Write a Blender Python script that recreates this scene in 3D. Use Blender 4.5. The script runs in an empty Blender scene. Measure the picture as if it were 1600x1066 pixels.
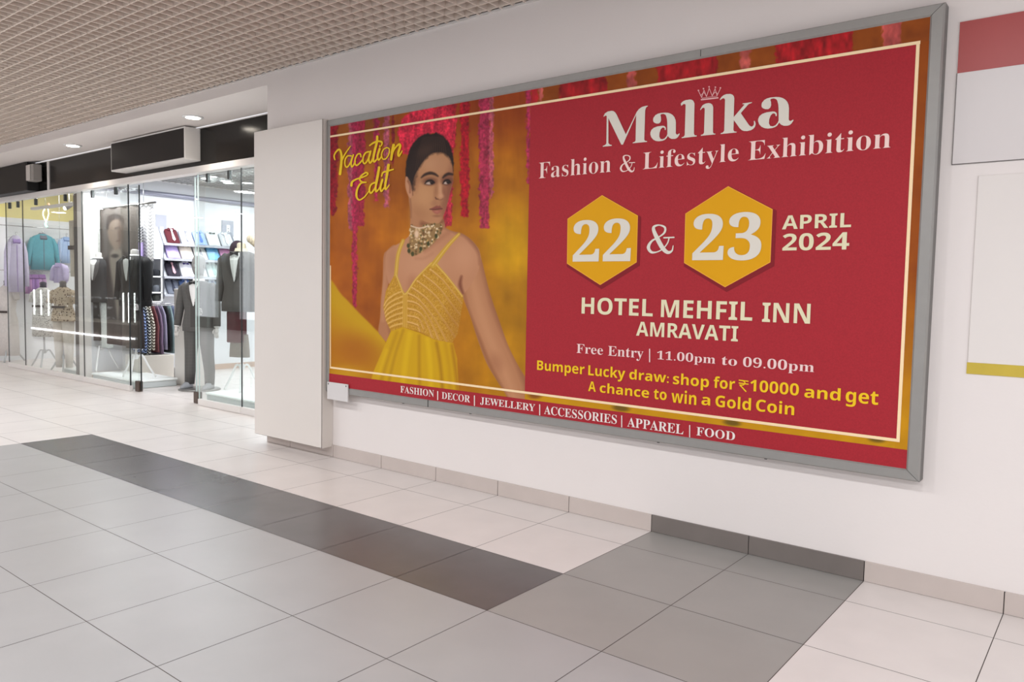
import bpy, math, random
import numpy as np
random.seed(7)
rng = np.random.default_rng(7)
S = bpy.context.scene
COL = S.collection
PI = math.pi

# ------------------------------------------------------------------ camera
FOC = 1207.0
RC = np.array([[0.7818695, 0.6231343, 0.0195880],      # camera right in world axes
               [0.0561078, -0.0390394, -0.9976612],    # camera down
               [-0.6209122, 0.7811399, -0.0654865]])   # camera forward
CC = np.array([2.16681, -4.11838, 1.43183])
cam = bpy.data.cameras.new('camera'); cam_ob = bpy.data.objects.new('camera', cam); COL.objects.link(cam_ob)
cam.sensor_width = 36; cam.lens = FOC/1600*36; cam.clip_start = .05; cam.clip_end = 200
from mathutils import Matrix, Vector
m = Matrix.Identity(4)
for r in range(3):
    m[r][0] = RC[0][r]; m[r][1] = -RC[1][r]; m[r][2] = -RC[2][r]; m[r][3] = CC[r]
cam_ob.matrix_world = m
S.camera = cam_ob

def at(px, py, ax, val):
    """the point of the plane (axis ax = val) that photo pixel (px,py) shows"""
    d = np.array([(px-800)/FOC, (py-533)/FOC, 1.0]) @ RC
    t = (val-CC[ax])/d[ax]
    return CC + t*d
def project(X, Y, Z):
    q0, q1, q2 = X-CC[0], Y-CC[1], Z-CC[2]
    c = [RC[i][0]*q0+RC[i][1]*q1+RC[i][2]*q2 for i in range(3)]
    return 800+FOC*c[0]/c[2], 533+FOC*c[1]/c[2]

# ------------------------------------------------------------------ world, exposure, lamps of the corridor
w = bpy.data.worlds.new('world'); S.world = w; w.use_nodes = True
w.node_tree.nodes['Background'].inputs[0].default_value = (.985, 1.0, 1.06, 1)
w.node_tree.nodes['Background'].inputs[1].default_value = 0.86
S.view_settings.view_transform = 'Standard'; S.view_settings.look = 'None'
S.view_settings.exposure = 0.62; S.view_settings.gamma = 1.0; S.view_settings.use_curve_mapping = False

def area(name, loc, sx, sy, power, color=(1, 1, 1), rot=(0, 0, 0), spread=None):
    l = bpy.data.lights.new(name, 'AREA'); l.shape = 'RECTANGLE'; l.size = sx; l.size_y = sy; l.energy = power; l.color = color
    if spread: l.spread = spread
    o = bpy.data.objects.new(name, l); o.location = loc; o.rotation_euler = rot; COL.objects.link(o); return o
for k in range(12):
    for yy in (-3.3, -5.9):
        cl = area('corridor_light', (3.6-2.2*k, yy, 3.29), .32, .32, 25 if k < 6 else 15, (.99, 1, 1.03)); cl.data.shape = 'DISK'
for x, y in ((-8.6, 1.9), (-7.0, 2.2), (-5.2, 1.8), (-8.8, 3.4), (-6.6, 3.9)):
    area('shop_light', (x, y, 2.98), .7, .7, 23, (.93, .96, 1))
area('shop_light', (-9.0, .95, 2.72), 1.3, .12, 22, (.95, .98, 1))
area('shop_light', (-5.6, .95, 2.72), 1.3, .12, 14, (.95, .98, 1))
for x, y in ((-12.3, 1.8), (-10.9, 1.6), (-11.6, 3.4)):
    area('side_shop_light', (x, y, 2.96), .6, .6, 11, (1, .97, .93))

# ------------------------------------------------------------------ materials
def lin(c):
    c = [x/255 for x in c]
    return tuple((x/12.92 if x <= .04045 else ((x+.055)/1.055)**2.4) for x in c)
MATS = {}
def mat(name, rgb, rough=.6, metal=0, spec=.5, noise=0, nscale=6, bump=0, bscale=60, emit=0):
    if name in MATS: return MATS[name]
    M = bpy.data.materials.new(name); M.use_nodes = True; nt = M.node_tree; b = nt.nodes['Principled BSDF']
    L = lin(rgb); b.inputs['Base Color'].default_value = (*L, 1); b.inputs['Roughness'].default_value = rough
    b.inputs['Metallic'].default_value = metal; b.inputs['Specular IOR Level'].default_value = spec
    if emit:
        b.inputs['Emission Color'].default_value = (*L, 1); b.inputs['Emission Strength'].default_value = emit
    if noise or bump:
        tc = nt.nodes.new('ShaderNodeTexCoord')
    if noise:
        n = nt.nodes.new('ShaderNodeTexNoise'); n.inputs['Scale'].default_value = nscale; n.inputs['Detail'].default_value = 5
        nt.links.new(tc.outputs['Object'], n.inputs['Vector'])
        r = nt.nodes.new('ShaderNodeMapRange'); r.inputs['From Min'].default_value = .3; r.inputs['From Max'].default_value = .7
        r.inputs['To Min'].default_value = 1-noise; r.inputs['To Max'].default_value = 1+noise
        nt.links.new(n.outputs['Fac'], r.inputs['Value'])
        mx = nt.nodes.new('ShaderNodeVectorMath'); mx.operation = 'SCALE'; mx.inputs[0].default_value = L
        nt.links.new(r.outputs['Result'], mx.inputs['Scale']); nt.links.new(mx.outputs[0], b.inputs['Base Color'])
    if bump:
        n2 = nt.nodes.new('ShaderNodeTexNoise'); n2.inputs['Scale'].default_value = bscale; n2.inputs['Detail'].default_value = 3
        nt.links.new(tc.outputs['Object'], n2.inputs['Vector'])
        bp = nt.nodes.new('ShaderNodeBump'); bp.inputs['Strength'].default_value = bump; bp.inputs['Distance'].default_value = .01
        nt.links.new(n2.outputs['Fac'], bp.inputs['Height']); nt.links.new(bp.outputs[0], b.inputs['Normal'])
    MATS[name] = M; return M
def glass_mat(name, tint=(.968, .985, .978), refl=1.0):
    if name in MATS: return MATS[name]
    M = bpy.data.materials.new(name); M.use_nodes = True; nt = M.node_tree; nt.nodes.clear()
    o = nt.nodes.new('ShaderNodeOutputMaterial'); mx = nt.nodes.new('ShaderNodeMixShader')
    t = nt.nodes.new('ShaderNodeBsdfTransparent'); t.inputs[0].default_value = (*tint, 1)
    g = nt.nodes.new('ShaderNodeBsdfGlossy'); g.inputs['Roughness'].default_value = 0.0; g.inputs[0].default_value = (refl, refl, refl, 1)
    f = nt.nodes.new('ShaderNodeFresnel'); ge = nt.nodes.new('ShaderNodeNewGeometry'); mr = nt.nodes.new('ShaderNodeMapRange')
    mr.inputs['To Min'].default_value = 1.5; mr.inputs['To Max'].default_value = 1/1.5      # same reflectance on the way in and out of the pane
    nt.links.new(ge.outputs['Backfacing'], mr.inputs['Value']); nt.links.new(mr.outputs['Result'], f.inputs[0])
    nt.links.new(f.outputs[0], mx.inputs[0]); nt.links.new(t.outputs[0], mx.inputs[1]); nt.links.new(g.outputs[0], mx.inputs[2])
    nt.links.new(mx.outputs[0], o.inputs[0]); MATS[name] = M; return M
def stripe_mat(name, a, b, scale=30, kind='chevron', ratio=.5):
    """woven pattern from object coordinates: chevrons, dots or checks"""
    if name in MATS: return MATS[name]
    M = bpy.data.materials.new(name); M.use_nodes = True; nt = M.node_tree; bs = nt.nodes['Principled BSDF']; bs.inputs['Roughness'].default_value = .8
    tc = nt.nodes.new('ShaderNodeTexCoord'); sp = nt.nodes.new('ShaderNodeSeparateXYZ'); nt.links.new(tc.outputs['Object'], sp.inputs[0])
    def mt(op, x, y=None):
        n = nt.nodes.new('ShaderNodeMath'); n.operation = op
        for i, v in enumerate((x, y)):
            if v is None: continue
            if isinstance(v, (int, float)): n.inputs[i].default_value = v
            else: nt.links.new(v, n.inputs[i])
        return n.outputs[0]
    h = mt('ADD', sp.outputs[0], sp.outputs[1])
    if kind == 'chevron':
        zig = mt('PINGPONG', h, .055); v = mt('MULTIPLY', mt('ADD', sp.outputs[2], mt('MULTIPLY', zig, .55)), scale)
        fac = mt('GREATER_THAN', mt('FRACT', v), ratio)
    elif kind == 'dots':
        n = nt.nodes.new('ShaderNodeTexVoronoi'); n.inputs['Scale'].default_value = scale; nt.links.new(tc.outputs['Object'], n.inputs['Vector'])
        fac = mt('GREATER_THAN', n.outputs['Distance'], ratio)
    else:
        a1 = mt('FRACT', mt('MULTIPLY', h, scale)); b1 = mt('FRACT', mt('MULTIPLY', sp.outputs[2], scale))
        fac = mt('GREATER_THAN', mt('MAXIMUM', a1, b1), ratio)
    mx = nt.nodes.new('ShaderNodeMix'); mx.data_type = 'RGBA'; mx.inputs['A'].default_value = (*lin(b), 1); mx.inputs['B'].default_value = (*lin(a), 1)
    nt.links.new(fac, mx.inputs['Factor']); nt.links.new(mx.outputs['Result'], bs.inputs['Base Color']); MATS[name] = M; return M

# ------------------------------------------------------------------ mesh building
class MB:
    def __init__(s): s.v = []; s.f = []; s.mi = []; s.cur = 0; s.sm = []; s.smooth = False
    def slot(s, i): s.cur = i; return s
    def face(s, idx): s.f.append(idx); s.mi.append(s.cur); s.sm.append(s.smooth)
    def poly(s, pts):
        n = len(s.v); s.v += [tuple(p) for p in pts]; s.face(list(range(n, n+len(pts)))); return s
    def box(s, x0, x1, y0, y1, z0, z1):
        n = len(s.v); s.v += [(x, y, z) for z in (z0, z1) for x, y in ((x0, y0), (x1, y0), (x1, y1), (x0, y1))]
        k = s.smooth; s.smooth = False
        for q in ((3, 2, 1, 0), (4, 5, 6, 7), (0, 1, 5, 4), (1, 2, 6, 5), (2, 3, 7, 6), (3, 0, 4, 7)): s.face([n+i for i in q])
        s.smooth = k; return s
    def bbox(s, x0, x1, y0, y1, z0, z1, c=.004):
        """box with chamfered vertical and horizontal edges"""
        n = len(s.v); xs = ((x0, x0+c), (x1, x1-c)); ys = ((y0, y0+c), (y1, y1-c)); zs = ((z0, z0+c), (z1, z1-c)); import itertools
        idx = {}
        for i, j, k in itertools.product((0, 1), repeat=3):
            for a in range(3):
                p = (xs[i][0 if a == 0 else 1], ys[j][0 if a == 1 else 1], zs[k][0 if a == 2 else 1]); idx[i, j, k, a] = len(s.v); s.v.append(p)
        def F(*q): s.face([idx[t] for t in q])
        for i in (0, 1): F((i, 0, 0, 0), (i, 1, 0, 0), (i, 1, 1, 0), (i, 0, 1, 0)); F((0, i, 0, 1), (1, i, 0, 1), (1, i, 1, 1), (0, i, 1, 1)); F((0, 0, i, 2), (1, 0, i, 2), (1, 1, i, 2), (0, 1, i, 2))
        for i, j in itertools.product((0, 1), repeat=2):
            F((i, j, 0, 0), (i, j, 1, 0), (i, j, 1, 1), (i, j, 0, 1)); F((i, 0, j, 0), (i, 1, j, 0), (i, 1, j, 2), (i, 0, j, 2)); F((0, i, j, 1), (1, i, j, 1), (1, i, j, 2), (0, i, j, 2))
        for i, j, k in itertools.product((0, 1), repeat=3): F((i, j, k, 0), (i, j, k, 1), (i, j, k, 2))
        return s
    def obox(s, c, ux, uy, uz):
        """oriented box: centre and half vectors"""
        c, ux, uy, uz = map(np.array, (c, ux, uy, uz)); n = len(s.v)
        for k in (-1, 1):
            for i, j in ((-1, -1), (1, -1), (1, 1), (-1, 1)): s.v.append(tuple(c+i*ux+j*uy+k*uz))
        for q in ((3, 2, 1, 0), (4, 5, 6, 7), (0, 1, 5, 4), (1, 2, 6, 5), (2, 3, 7, 6), (3, 0, 4, 7)): s.face([n+i for i in q])
        return s
    def loft(s, rings, cap=True):
        n = len(s.v); k = len(rings[0])
        for r in rings: s.v += [tuple(p) for p in r]
        for i in range(len(rings)-1):
            for j in range(k): s.face([n+i*k+j, n+i*k+(j+1) % k, n+(i+1)*k+(j+1) % k, n+(i+1)*k+j])
        if cap: s.face([n+j for j in range(k)][::-1]); s.face([n+(len(rings)-1)*k+j for j in range(k)])
        return s
    def tube(s, pts, rad, seg=10, flat=1.0):
        """tapering tube along a path; rad number or list"""
        pts = [np.array(p, float) for p in pts]; R = rad if isinstance(rad, (list, tuple)) else [rad]*len(pts); rings = []
        up = None
        for i, p in enumerate(pts):
            d = pts[min(i+1, len(pts)-1)]-pts[max(i-1, 0)]; d = d/(np.linalg.norm(d)+1e-9)
            a = np.array([0, 0, 1.]) if abs(d[2]) < .9 else np.array([1., 0, 0])
            if up is not None: a = up
            u = np.cross(d, a); u /= np.linalg.norm(u)+1e-9; v = np.cross(u, d); up = v
            rings.append([p+R[i]*(math.cos(t)*u+flat*math.sin(t)*v) for t in [2*PI*k/seg for k in range(seg)]])
        o = s.smooth; s.smooth = True; s.loft(rings); s.smooth = o; return s
    def ell(s, c, rx, ry, rz, nu=16, nv=10):
        o = s.smooth; s.smooth = True; rings = []
        for i in range(nv+1):
            t = -PI/2+PI*i/nv; e = max(math.cos(t), .02)
            rings.append([(c[0]+rx*e*math.cos(2*PI*j/nu), c[1]+ry*e*math.sin(2*PI*j/nu), c[2]+rz*math.sin(t)) for j in range(nu)])
        s.loft(rings); s.smooth = o; return s
    def lathe(s, c, prof, seg=24):
        o = s.smooth; s.smooth = True
        s.loft([[(c[0]+r*math.cos(2*PI*j/seg), c[1]+r*math.sin(2*PI*j/seg), c[2]+z) for j in range(seg)] for r, z in prof]); s.smooth = o; return s
    def build(s, name, mats, parent=None):
        me = bpy.data.meshes.new(name); me.from_pydata(s.v, [], s.f)
        if not isinstance(mats, (list, tuple)): mats = [mats]
        for m_ in mats: me.materials.append(m_)
        me.polygons.foreach_set('material_index', s.mi); me.polygons.foreach_set('use_smooth', s.sm); me.update()
        o = bpy.data.objects.new(name, me); COL.objects.link(o)
        if parent is not None: o.parent = parent
        return o
def empty(name, loc=(0, 0, 0), rz=0):
    o = bpy.data.objects.new(name, None); o.location = loc; o.rotation_euler = (0, 0, rz); o.empty_display_size = .1; COL.objects.link(o); return o
def tag(o, label, cat, group=None):
    o['label'] = label; o['category'] = cat
    if group: o['group'] = group
    return o
def struct(o): o['kind'] = 'structure'; return o
def children(o): return [c for c in bpy.data.objects if c.parent == o]
def copy_tree(o, parent=None):
    c = o.copy(); COL.objects.link(c); c.parent = parent
    for ch in children(o): copy_tree(ch, c)
    return c
def catmull(P, n=8, closed=False):
    P = np.array(P, float); N = len(P); out = []
    rngi = range(N) if closed else range(N-1)
    for i in rngi:
        if closed: a, b, c, d = P[(i-1) % N], P[i], P[(i+1) % N], P[(i+2) % N]
        else: a, b, c, d = P[max(i-1, 0)], P[i], P[i+1], P[min(i+2, N-1)]
        for k in range(n):
            t = k/n
            out.append(.5*((2*b)+(-a+c)*t+(2*a-5*b+4*c-d)*t*t+(-a+3*b-3*c+d)*t**3))
    if not closed: out.append(P[-1])
    return np.array(out)

# common materials
white_wall = mat('wall_paint', (230, 223, 219), .75, bump=.05, noise=.012, nscale=1.3)
panel_white = mat('panel_white', (222, 215, 208), .35, noise=.01, nscale=2)
trim_white = mat('trim_white', (225, 220, 216), .5)
cream_tile = mat('cream_tile', (225, 218, 214), .28, noise=.035, nscale=3.5, spec=.5)
grey_tile = mat('grey_tile', (166, 164, 163), .33, noise=.035, nscale=3.0)
dim_grey_tile = mat('shaded_grey_tile', (156, 153, 149), .33, noise=.04, nscale=3.0)  # same grey tile, darkened: dimmer light near the wall put into the colour
dark_tile = mat('dark_tile', (95, 91, 91), .26, noise=.08, nscale=3.0)
grout = mat('grout', (98, 88, 82), .9)
bb_cream = mat('baseboard_cream', (196, 184, 177), .35, noise=.03, nscale=5)
bb_dark = mat('baseboard_dark', (118, 110, 105), .35, noise=.06, nscale=5)
alu = mat('brushed_aluminium', (152, 150, 146), .45, metal=.3, noise=.03, nscale=12)
alu_side = mat('dull_aluminium', (120, 118, 115), .5, metal=.5, noise=.08, nscale=20)
black_gloss = mat('black_gloss', (22, 19, 17), .2, spec=.25, noise=.05, nscale=2)
black = mat('black', (14, 13, 13), .5)
gap_dark = mat('shadow_gap', (45, 40, 38), .9)
chrome = mat('chrome', (210, 210, 214), .15, metal=1)
white_metal = mat('white_metal', (235, 235, 235), .35)
glass = glass_mat('shop_glass')
print_white = mat('print_white', (222, 216, 203), .6)

# ------------------------------------------------------------------ floor
A0, T = .3353, .6
GAP = .0017
fl = MB(); rows = [(-A0, T-A0)]                       # row touching the wall is cut by the wall in the corridor
def zone(i, j):
    # i column, j row counted away from the wall (0 = cut row by the wall); negative rows are inside the shop
    if j < 0: return 0
    if j < 2: return 2 if 0 <= i < 2 else 0
    if j == 2: return 3 if -9 <= i < 0 else (2 if 0 <= i < 2 else 0)
    return 0 if (i < -9 or i >= 2) else 1
for i in range(-44, 8):
    for j in range(-11, 14):
        y1 = -A0+T-T*j; y0 = y1-T
        if j == 0 and i >= -6: y1 = -.002            # the wall starts here
        if j < 0 and i >= -6: continue
        # the cells of the cut row
        x0, x1 = i*T, (i+1)*T
        z = zone(i, j)
        fl.slot(z).poly([(x0+GAP, y0+GAP, 0), (x1-GAP, y0+GAP, 0), (x1-GAP, y1-GAP, 0), (x0+GAP, y1-GAP, 0)])
fl.slot(4).poly([(-26.4, -9, -.0025), (4.8, -9, -.0025), (4.8, .0, -.0025), (-26.4, .0, -.0025)])
fl.poly([(-26.4, 0, -.0025), (-3.6, 0, -.0025), (-3.6, 7, -.0025), (-26.4, 7, -.0025)])
struct(fl.build('floor', [cream_tile, grey_tile, dim_grey_tile, dark_tile, grout]))

# ------------------------------------------------------------------ walls, beam, ceiling
WX = -3.955
struct(MB().box(WX, 4.8, 0, .75, 0, 3.32).build('wall_back', white_wall))
b = MB()
for i in range(-7, 8):
    x0, x1 = max(i*T, WX+.002), (i+1)*T
    if x1 < WX: continue
    b.slot(1 if 0 <= i < 2 else 0).bbox(x0+.002, x1-.002, -.012, 0.004, 0.001, .103, .0015)
b.slot(2).box(WX+.004, 4.8, -.008, 0.002, 0.0, .1015)
struct(b.build('baseboard_back', [bb_cream, bb_dark, gap_dark]))
struct(MB().box(-26, WX-.0005, 0, .64, 3.22, 3.36).build('trim_1', white_wall))          # beam over the shop fronts with its soffit
struct(MB().box(-26, WX-.0005, .66, .75, 2.79, 3.22).build('trim_2', black_gloss))       # glossy black fascia
struct(MB().bbox(-26, WX-.0005, .645, .76, 2.715, 2.788, .003).build('trim_3', trim_white))  # light strip under the fascia
struct(MB().box(-26, WX-.0005, .652, .662, 3.207, 3.2195).build('trim_4', trim_white))
# cell ceiling
cell = mat('cell_ceiling', (224, 208, 195), .55)
def grid(name, X0, X1, Y0, Y1, z, h, t, mt, sx=.06, sy=-.05):
    g = MB(); k = math.ceil((X0-sx)/.1)
    x = sx+.1*k
    while x < X1: g.box(x-t/2, x+t/2, Y0, Y1, z+.0006, z+h); x += .1
    k = math.ceil((Y0-sy)/.1); y = sy+.1*k
    while y < Y1+1e-6: g.box(X0, X1, y-t/2, y+t/2, z, z+h-.0005); y += .1
    return struct(g.build(name, mt))
grid('ceiling', -20, 4.6, -7.9, -.001, 3.32, .055, .0105, cell)
struct(MB().box(-20, 4.6, -.012, -.001, 3.315, 3.33).build('trim_5', trim_white))
struct(MB().box(-26.4, 4.8, -8.2, 0, 3.52, 3.56).build('ceiling_void', mat('ceiling_void', (34, 27, 22), .9)))
struct(MB().box(-26.4, 4.8, -.0006, .0, 3.322, 3.52).build('void_light_stop', mat('ceiling_void', (34, 27, 22))))  # added dark sheet above the wall top, keeps stray world light out
struct(MB().box(-26.6, -26.4, -8.2, 7, 0, 3.5).build('wall_far_added', mat('added_far_wall', (158, 148, 140), .7)))  # unseen end wall, added to keep the bright world out of glass reflections
struct(MB().box(-26.4, -20, -8.0, 0, 3.32, 3.36).build('ceiling_far', cell))
# opposite side of the corridor (seen only in reflections)
opp = MB()
opp.box(-26.4, 4.8, -8.3, -8.1, 0, .35).box(-26.4, 4.8, -8.3, -8.1, 2.5, 3.4)
for x in (-26.4, -21, -15.5, -10, -4.5, .5): opp.box(x, x+1.1, -8.3, -8.1, .35, 2.5)
struct(opp.build('wall_front', mat('opposite_wall', (92, 85, 80), .6)))
struct(MB().box(-26.4, 4.8, -8.12, -8.06, 2.55, 2.95).build('trim_6', black_gloss))
# shop shells
shop_white = mat('shop_wall', (240, 242, 245), .6)
struct(MB().box(-9.95, -9.82, .78, 6.0, 0, 3.03).build('wall_left', shop_white))
struct(MB().box(-9.82, -3.6, 5.9, 6.0, 0, 3.03).build('wall_shop_back', shop_white))
struct(MB().box(-3.7, -3.6, .75, 5.9, 0, 3.03).build('wall_shop_right', shop_white))
struct(MB().box(-9.82, -3.7, .76, 5.9, 3.10, 3.14).build('ceiling_shop_void', mat('shop_void', (120, 118, 116), .9)))
grid('ceiling_shop', -9.82, -3.7, .76, 5.9, 3.03, .04, .012, mat('shop_cell', (190, 190, 190), .5))
struct(MB().box(-9.82, -9.79, 2.58, 2.74, 0, 3.03).build('trim_7', mat('pilaster', (225, 228, 230), .5)))
struct(MB().box(-9.82, -9.805, .8, 5.9, .001, .09).build('baseboard_left', mat('pink_skirting', (205, 178, 160), .4)))
# left neighbour shop
struct(MB().slot(0).box(-13.7, -13.5, .3, 6, 0, 2.55).slot(1).box(-13.7, -13.5, .3, 6, 2.55, 3.2).build('wall_side_shop', [shop_white, mat('yellow_wall', (236, 224, 150), .6)]))
struct(MB().slot(0).box(-13.5, -9.95, 4.5, 4.6, 0, 2.55).slot(1).box(-13.5, -9.95, 4.5, 4.6, 2.55, 3.2).build('wall_side_shop_back', [shop_white, mat('yellow_wall', (232, 214, 110))]))
struct(MB().box(-13.7, -9.95, .76, 4.6, 3.16, 3.2).build('ceiling_side_shop', shop_white))
struct(MB().slot(0).box(-9.83, -9.62, .775, .86, 0, 2.71).slot(1).box(-9.95, -9.84, .775, .84, 0, 2.71).build('trim_8', [trim_white, mat('dark_bronze', (60, 55, 52), .4)]))
struct(MB().box(-11.6, -9.96, .80, .86, 2.56, 2.6).build('trim_9', trim_white))

# glazing
def pane(name, x0, x1, y, z0=.07, z1=2.715, th=.01):
    o = struct(MB().box(x0, x1, y, y+th, z0, z1).build(name, glass)); return o
seal = mat('dark_seal', (28, 32, 32), .4)
W = []
for k, (x0, x1) in enumerate(((-12.36, -11.66), (-11.655, -9.50), (-9.495, -8.10), (-6.39, -5.50), (-5.495, -3.96))):
    wdw = pane('window_%d' % (k+1), x0, x1, .70); W.append(wdw)
    MB().bbox(x0, x1, .685, .735, 0.001, .075, .003).build('sill_rail', trim_white, wdw)
    e = MB().box(x0, x0+.006, .698, .712, .075, 2.71)
    if k == 3: e = MB().box(x0, x0+.004, .698, .712, .075, 2.71)
    if k == 2: e.box(x1-.008, x1, .697, .713, .075, 2.71)
    e.build('glass_edge', seal if k != 3 else mat('pale_glass_edge', (190, 205, 200), .3), wdw)
    c = MB()
    for xx in (x0+.25*(x1-x0), x0+.75*(x1-x0)): c.bbox(xx-.02, xx+.02, .685, .725, 2.60, 2.70, .004)
    c.build('glass_clamp', mat('clamp_steel', (70, 72, 72), .35, metal=.7), wdw)
for k, (x0, x1, hx) in enumerate(((-8.45, -7.93, -8.0), (-6.56, -5.3, -6.43))):
    d = pane('door_%d' % (k+1), x0, x1, .76, .02, 2.70); 
    e = MB().box(hx-.03 if k else x1-.006, (hx-.03+.006) if k else x1, .757, .773, .02, 2.70)
    if k: e = MB().box(x0, x0+.004, .757, .773, .02, 2.70)
    e.build('door_edge', mat('pale_glass_edge', (190, 205, 200), .3) if k else seal, d)
    MB().bbox(hx-.05 if k == 0 else x0-.02, hx+.05 if k == 0 else x0+.08, .735, .795, 0.001, .14, .006).build('door_guide', mat('bronze', (92, 78, 70), .35, metal=.7), d)
    # round emblem on the door glass
    cx = at(214, 480, 1, .75)[0] if k == 0 else at(313.5, 487, 1, .75)[0]; cz = at(214, 480, 1, .75)[2] if k == 0 else at(313.5, 487, 1, .75)[2]
    em = MB(); R0 = .042
    for j in range(24):
        a0, a1 = 2*PI*j/24, 2*PI*(j+1)/24
        em.poly([(cx+r*math.cos(a), .748, cz+r*math.sin(a)) for r, a in ((R0, a0), (R0, a1), (R0-.008, a1), (R0-.008, a0))])
    for j in range(4, 21):
        a0, a1 = 2*PI*j/24-.6, 2*PI*(j+1)/24-.6
        em.poly([(cx+.004+r*math.cos(a), .748, cz+r*math.sin(a)) for r, a in ((.026, a0), (.026, a1), (.018, a1), (.018, a0))])
    em.box(cx, cx+.03, .7475, .7485, cz-.004, cz+.004)
    em.build('door_emblem', white_metal, d)

# ------------------------------------------------------------------ sign boxes, downlights
sb = tag(empty('sign_box', (-7.15, .66, 2.84)), 'blank black signboard with pale edges sticking out of the fascia over the glass doors', 'sign')
MB().bbox(-.905, .905, -.19, 0, 0, .365, .004).build('casing', mat('sign_casing', (222, 218, 214), .45), sb)
MB().box(-.885, .885, -.1935, -.19, .018, .345).build('sign_face', mat('sign_black', (34, 29, 27), .5, spec=.2), sb)
lb = tag(empty('sign_box', (-12.4, .66, 2.79)), 'plain black signboard box at the far left end of the fascia', 'sign')
MB().bbox(-1.55, 1.53, -.16, 0, 0, .42, .004).build('casing', black, lb)
MB().box(-1.53, 1.51, -.163, -.16, .01, .41).build('sign_face', mat('sign_brown', (36, 31, 28), .5, spec=.2), lb)
fd = tag(empty('wall_speaker', (-10.75, .66, 2.92)), 'small grey box speaker mounted on the fascia beside the left signboard', 'speaker')
MB().bbox(-.12, .10, -.16, -.03, 0, .25, .012).build('housing', mat('speaker_grey', (150, 145, 140), .5), fd)
MB().bbox(-.125, .02, -.172, -.16, .01, .24, .006).build('front_grille', mat('speaker_light', (196, 190, 184), .5), fd)
MB().box(-.03, .03, -.03, 0, .1, .16).build('bracket', gap_dark, fd)
struct(MB().bbox(-10.52, -10.46, .645, .665, 2.79, 3.215, .002).build('trim_10', trim_white))
for i, (x, y) in enumerate(((-8.78, .31), (-5.78, .31))):
    d = tag(empty('downlight', (x, y, 3.22)), ('round white recessed downlight lit in the soffit, nearer the poster wall', 'round white recessed downlight lit in the soffit, farther to the left')[1-i], 'ceiling light', 'soffit downlights')
    MB().lathe((0, 0, 0), [(.075, -.012), (.1, -.012), (.108, -.009), (.108, 0)], 32).build('trim_ring', white_metal, d)
    MB().lathe((0, 0, -.0125), [(.002, -.009), (.055, -.003), (.074, -.001), (.074, 0)], 24).build('lamp_lens', mat('lamp_glow', (255, 244, 228), .5, emit=16), d)
    l = bpy.data.lights.new('downlight_lamp', 'SPOT'); l.energy = 30; l.spot_size = 2.2; l.spot_blend = .8; l.color = (1, .93, .84); l.shadow_soft_size = .07
    lo = bpy.data.objects.new('downlight_lamp', l); lo.location = (x, y, 3.19); COL.objects.link(lo)

# ------------------------------------------------------------------ white box at the corner of the wall
cb = tag(empty('wall_box', (-3.49, 0, .085)), 'tall blank white flat panel box on the wall between shop window and billboard', 'panel box')
MB().bbox(-.485, .475, -.112, -.001, 0, 2.705, .003).build('casing', mat('box_casing', (214, 206, 198), .45), cb)
MB().box(-.482, .472, -.116, -.112, .003, 2.702).build('shadow_gap', gap_dark, cb)
MB().bbox(-.484, .474, -.124, -.116, .006, 2.700, .002).build('front_panel', panel_white, cb)

# ------------------------------------------------------------------ billboard
bb = tag(empty('billboard', (-.79, 0, 1.67)), 'large framed crimson fashion exhibition poster billboard with woman in yellow dress on white wall', 'billboard')
OX, OZ = -.79, 1.67
def L3(x, y, z): return (x-OX, y, z-OZ)
X0, X1, Z0, Z1 = -3.010, 1.440, .560, 2.783      # outer frame
I0, I1, J0, J1 = -2.972, 1.377, .618, 2.727      # visible poster
def rail(quad_out, quad_in, name):
    (a, b_), (c, d) = quad_out, quad_in           # a->b outer edge, c->d inner edge; depth 0..-.08, bevel to the poster
    r = MB()
    P = {}
    for nm, (x, z), y in (('a0', a, -.001), ('b0', b_, -.001), ('a1', a, -.070), ('b1', b_, -.070)): P[nm] = (x, y, z)
    def lerp(p, q, t): return (p[0]+(q[0]-p[0])*t, p[1]+(q[1]-p[1])*t)
    for nm, p, q, t, y in (('a2', a, c, .12, -.082), ('b2', b_, d, .12, -.082), ('a3', a, c, .82, -.082), ('b3', b_, d, .82, -.082), ('a4', c, c, 0, -.072), ('b4', d, d, 0, -.072), ('a5', c, c, 0, -.001), ('b5', d, d, 0, -.001)):
        e = lerp(p, q, t); P[nm] = (e[0], y, e[1])
    seq = ['0', '1', '2', '3', '4', '5']
    for s0, s1, sl in (('0', '1', 1), ('1', '2', 0), ('2', '3', 0), ('3', '4', 0)):
        r.slot(sl).poly([L3(*P[k]) for k in ('a'+s0, 'b'+s0, 'b'+s1, 'a'+s1)])
    r.poly([L3(*P['a'+k]) for k in seq]); r.poly([L3(*P['b'+k]) for k in seq][::-1])
    return r.build(name, [alu, alu_side], bb)
g = .0015
rail(((X0+g, Z1), (X1-g, Z1)), ((I0+g, J1), (I1-g, J1)), 'frame_top_rail')
rail(((X0+g, Z0), (X1-g, Z0)), ((I0+g, J0), (I1-g, J0)), 'frame_bottom_rail')
rail(((X0, Z0+g), (X0, Z1-g)), ((I0, J0+g), (I0, J1-g)), 'frame_left_rail')
rail(((X1, Z0+g), (X1, Z1-g)), ((I1, J0+g), (I1, J1-g)), 'frame_right_rail')
MB().box(X0+.004-OX, X1-.004-OX, -.066, -.002, Z0+.004-OZ, Z1-.004-OZ).build('backing_board', gap_dark, bb)
for px, py in ((628, 630), (733, 644.5), (1027, 688), (1195, 715)):
    q = at(px, py, 1, -.07); MB().box(q[0]-OX-.006, q[0]-OX+.006, -.06, -.045, Z0-OZ-.006, Z0-OZ+.004).build('frame_clip', gap_dark, bb)
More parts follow.
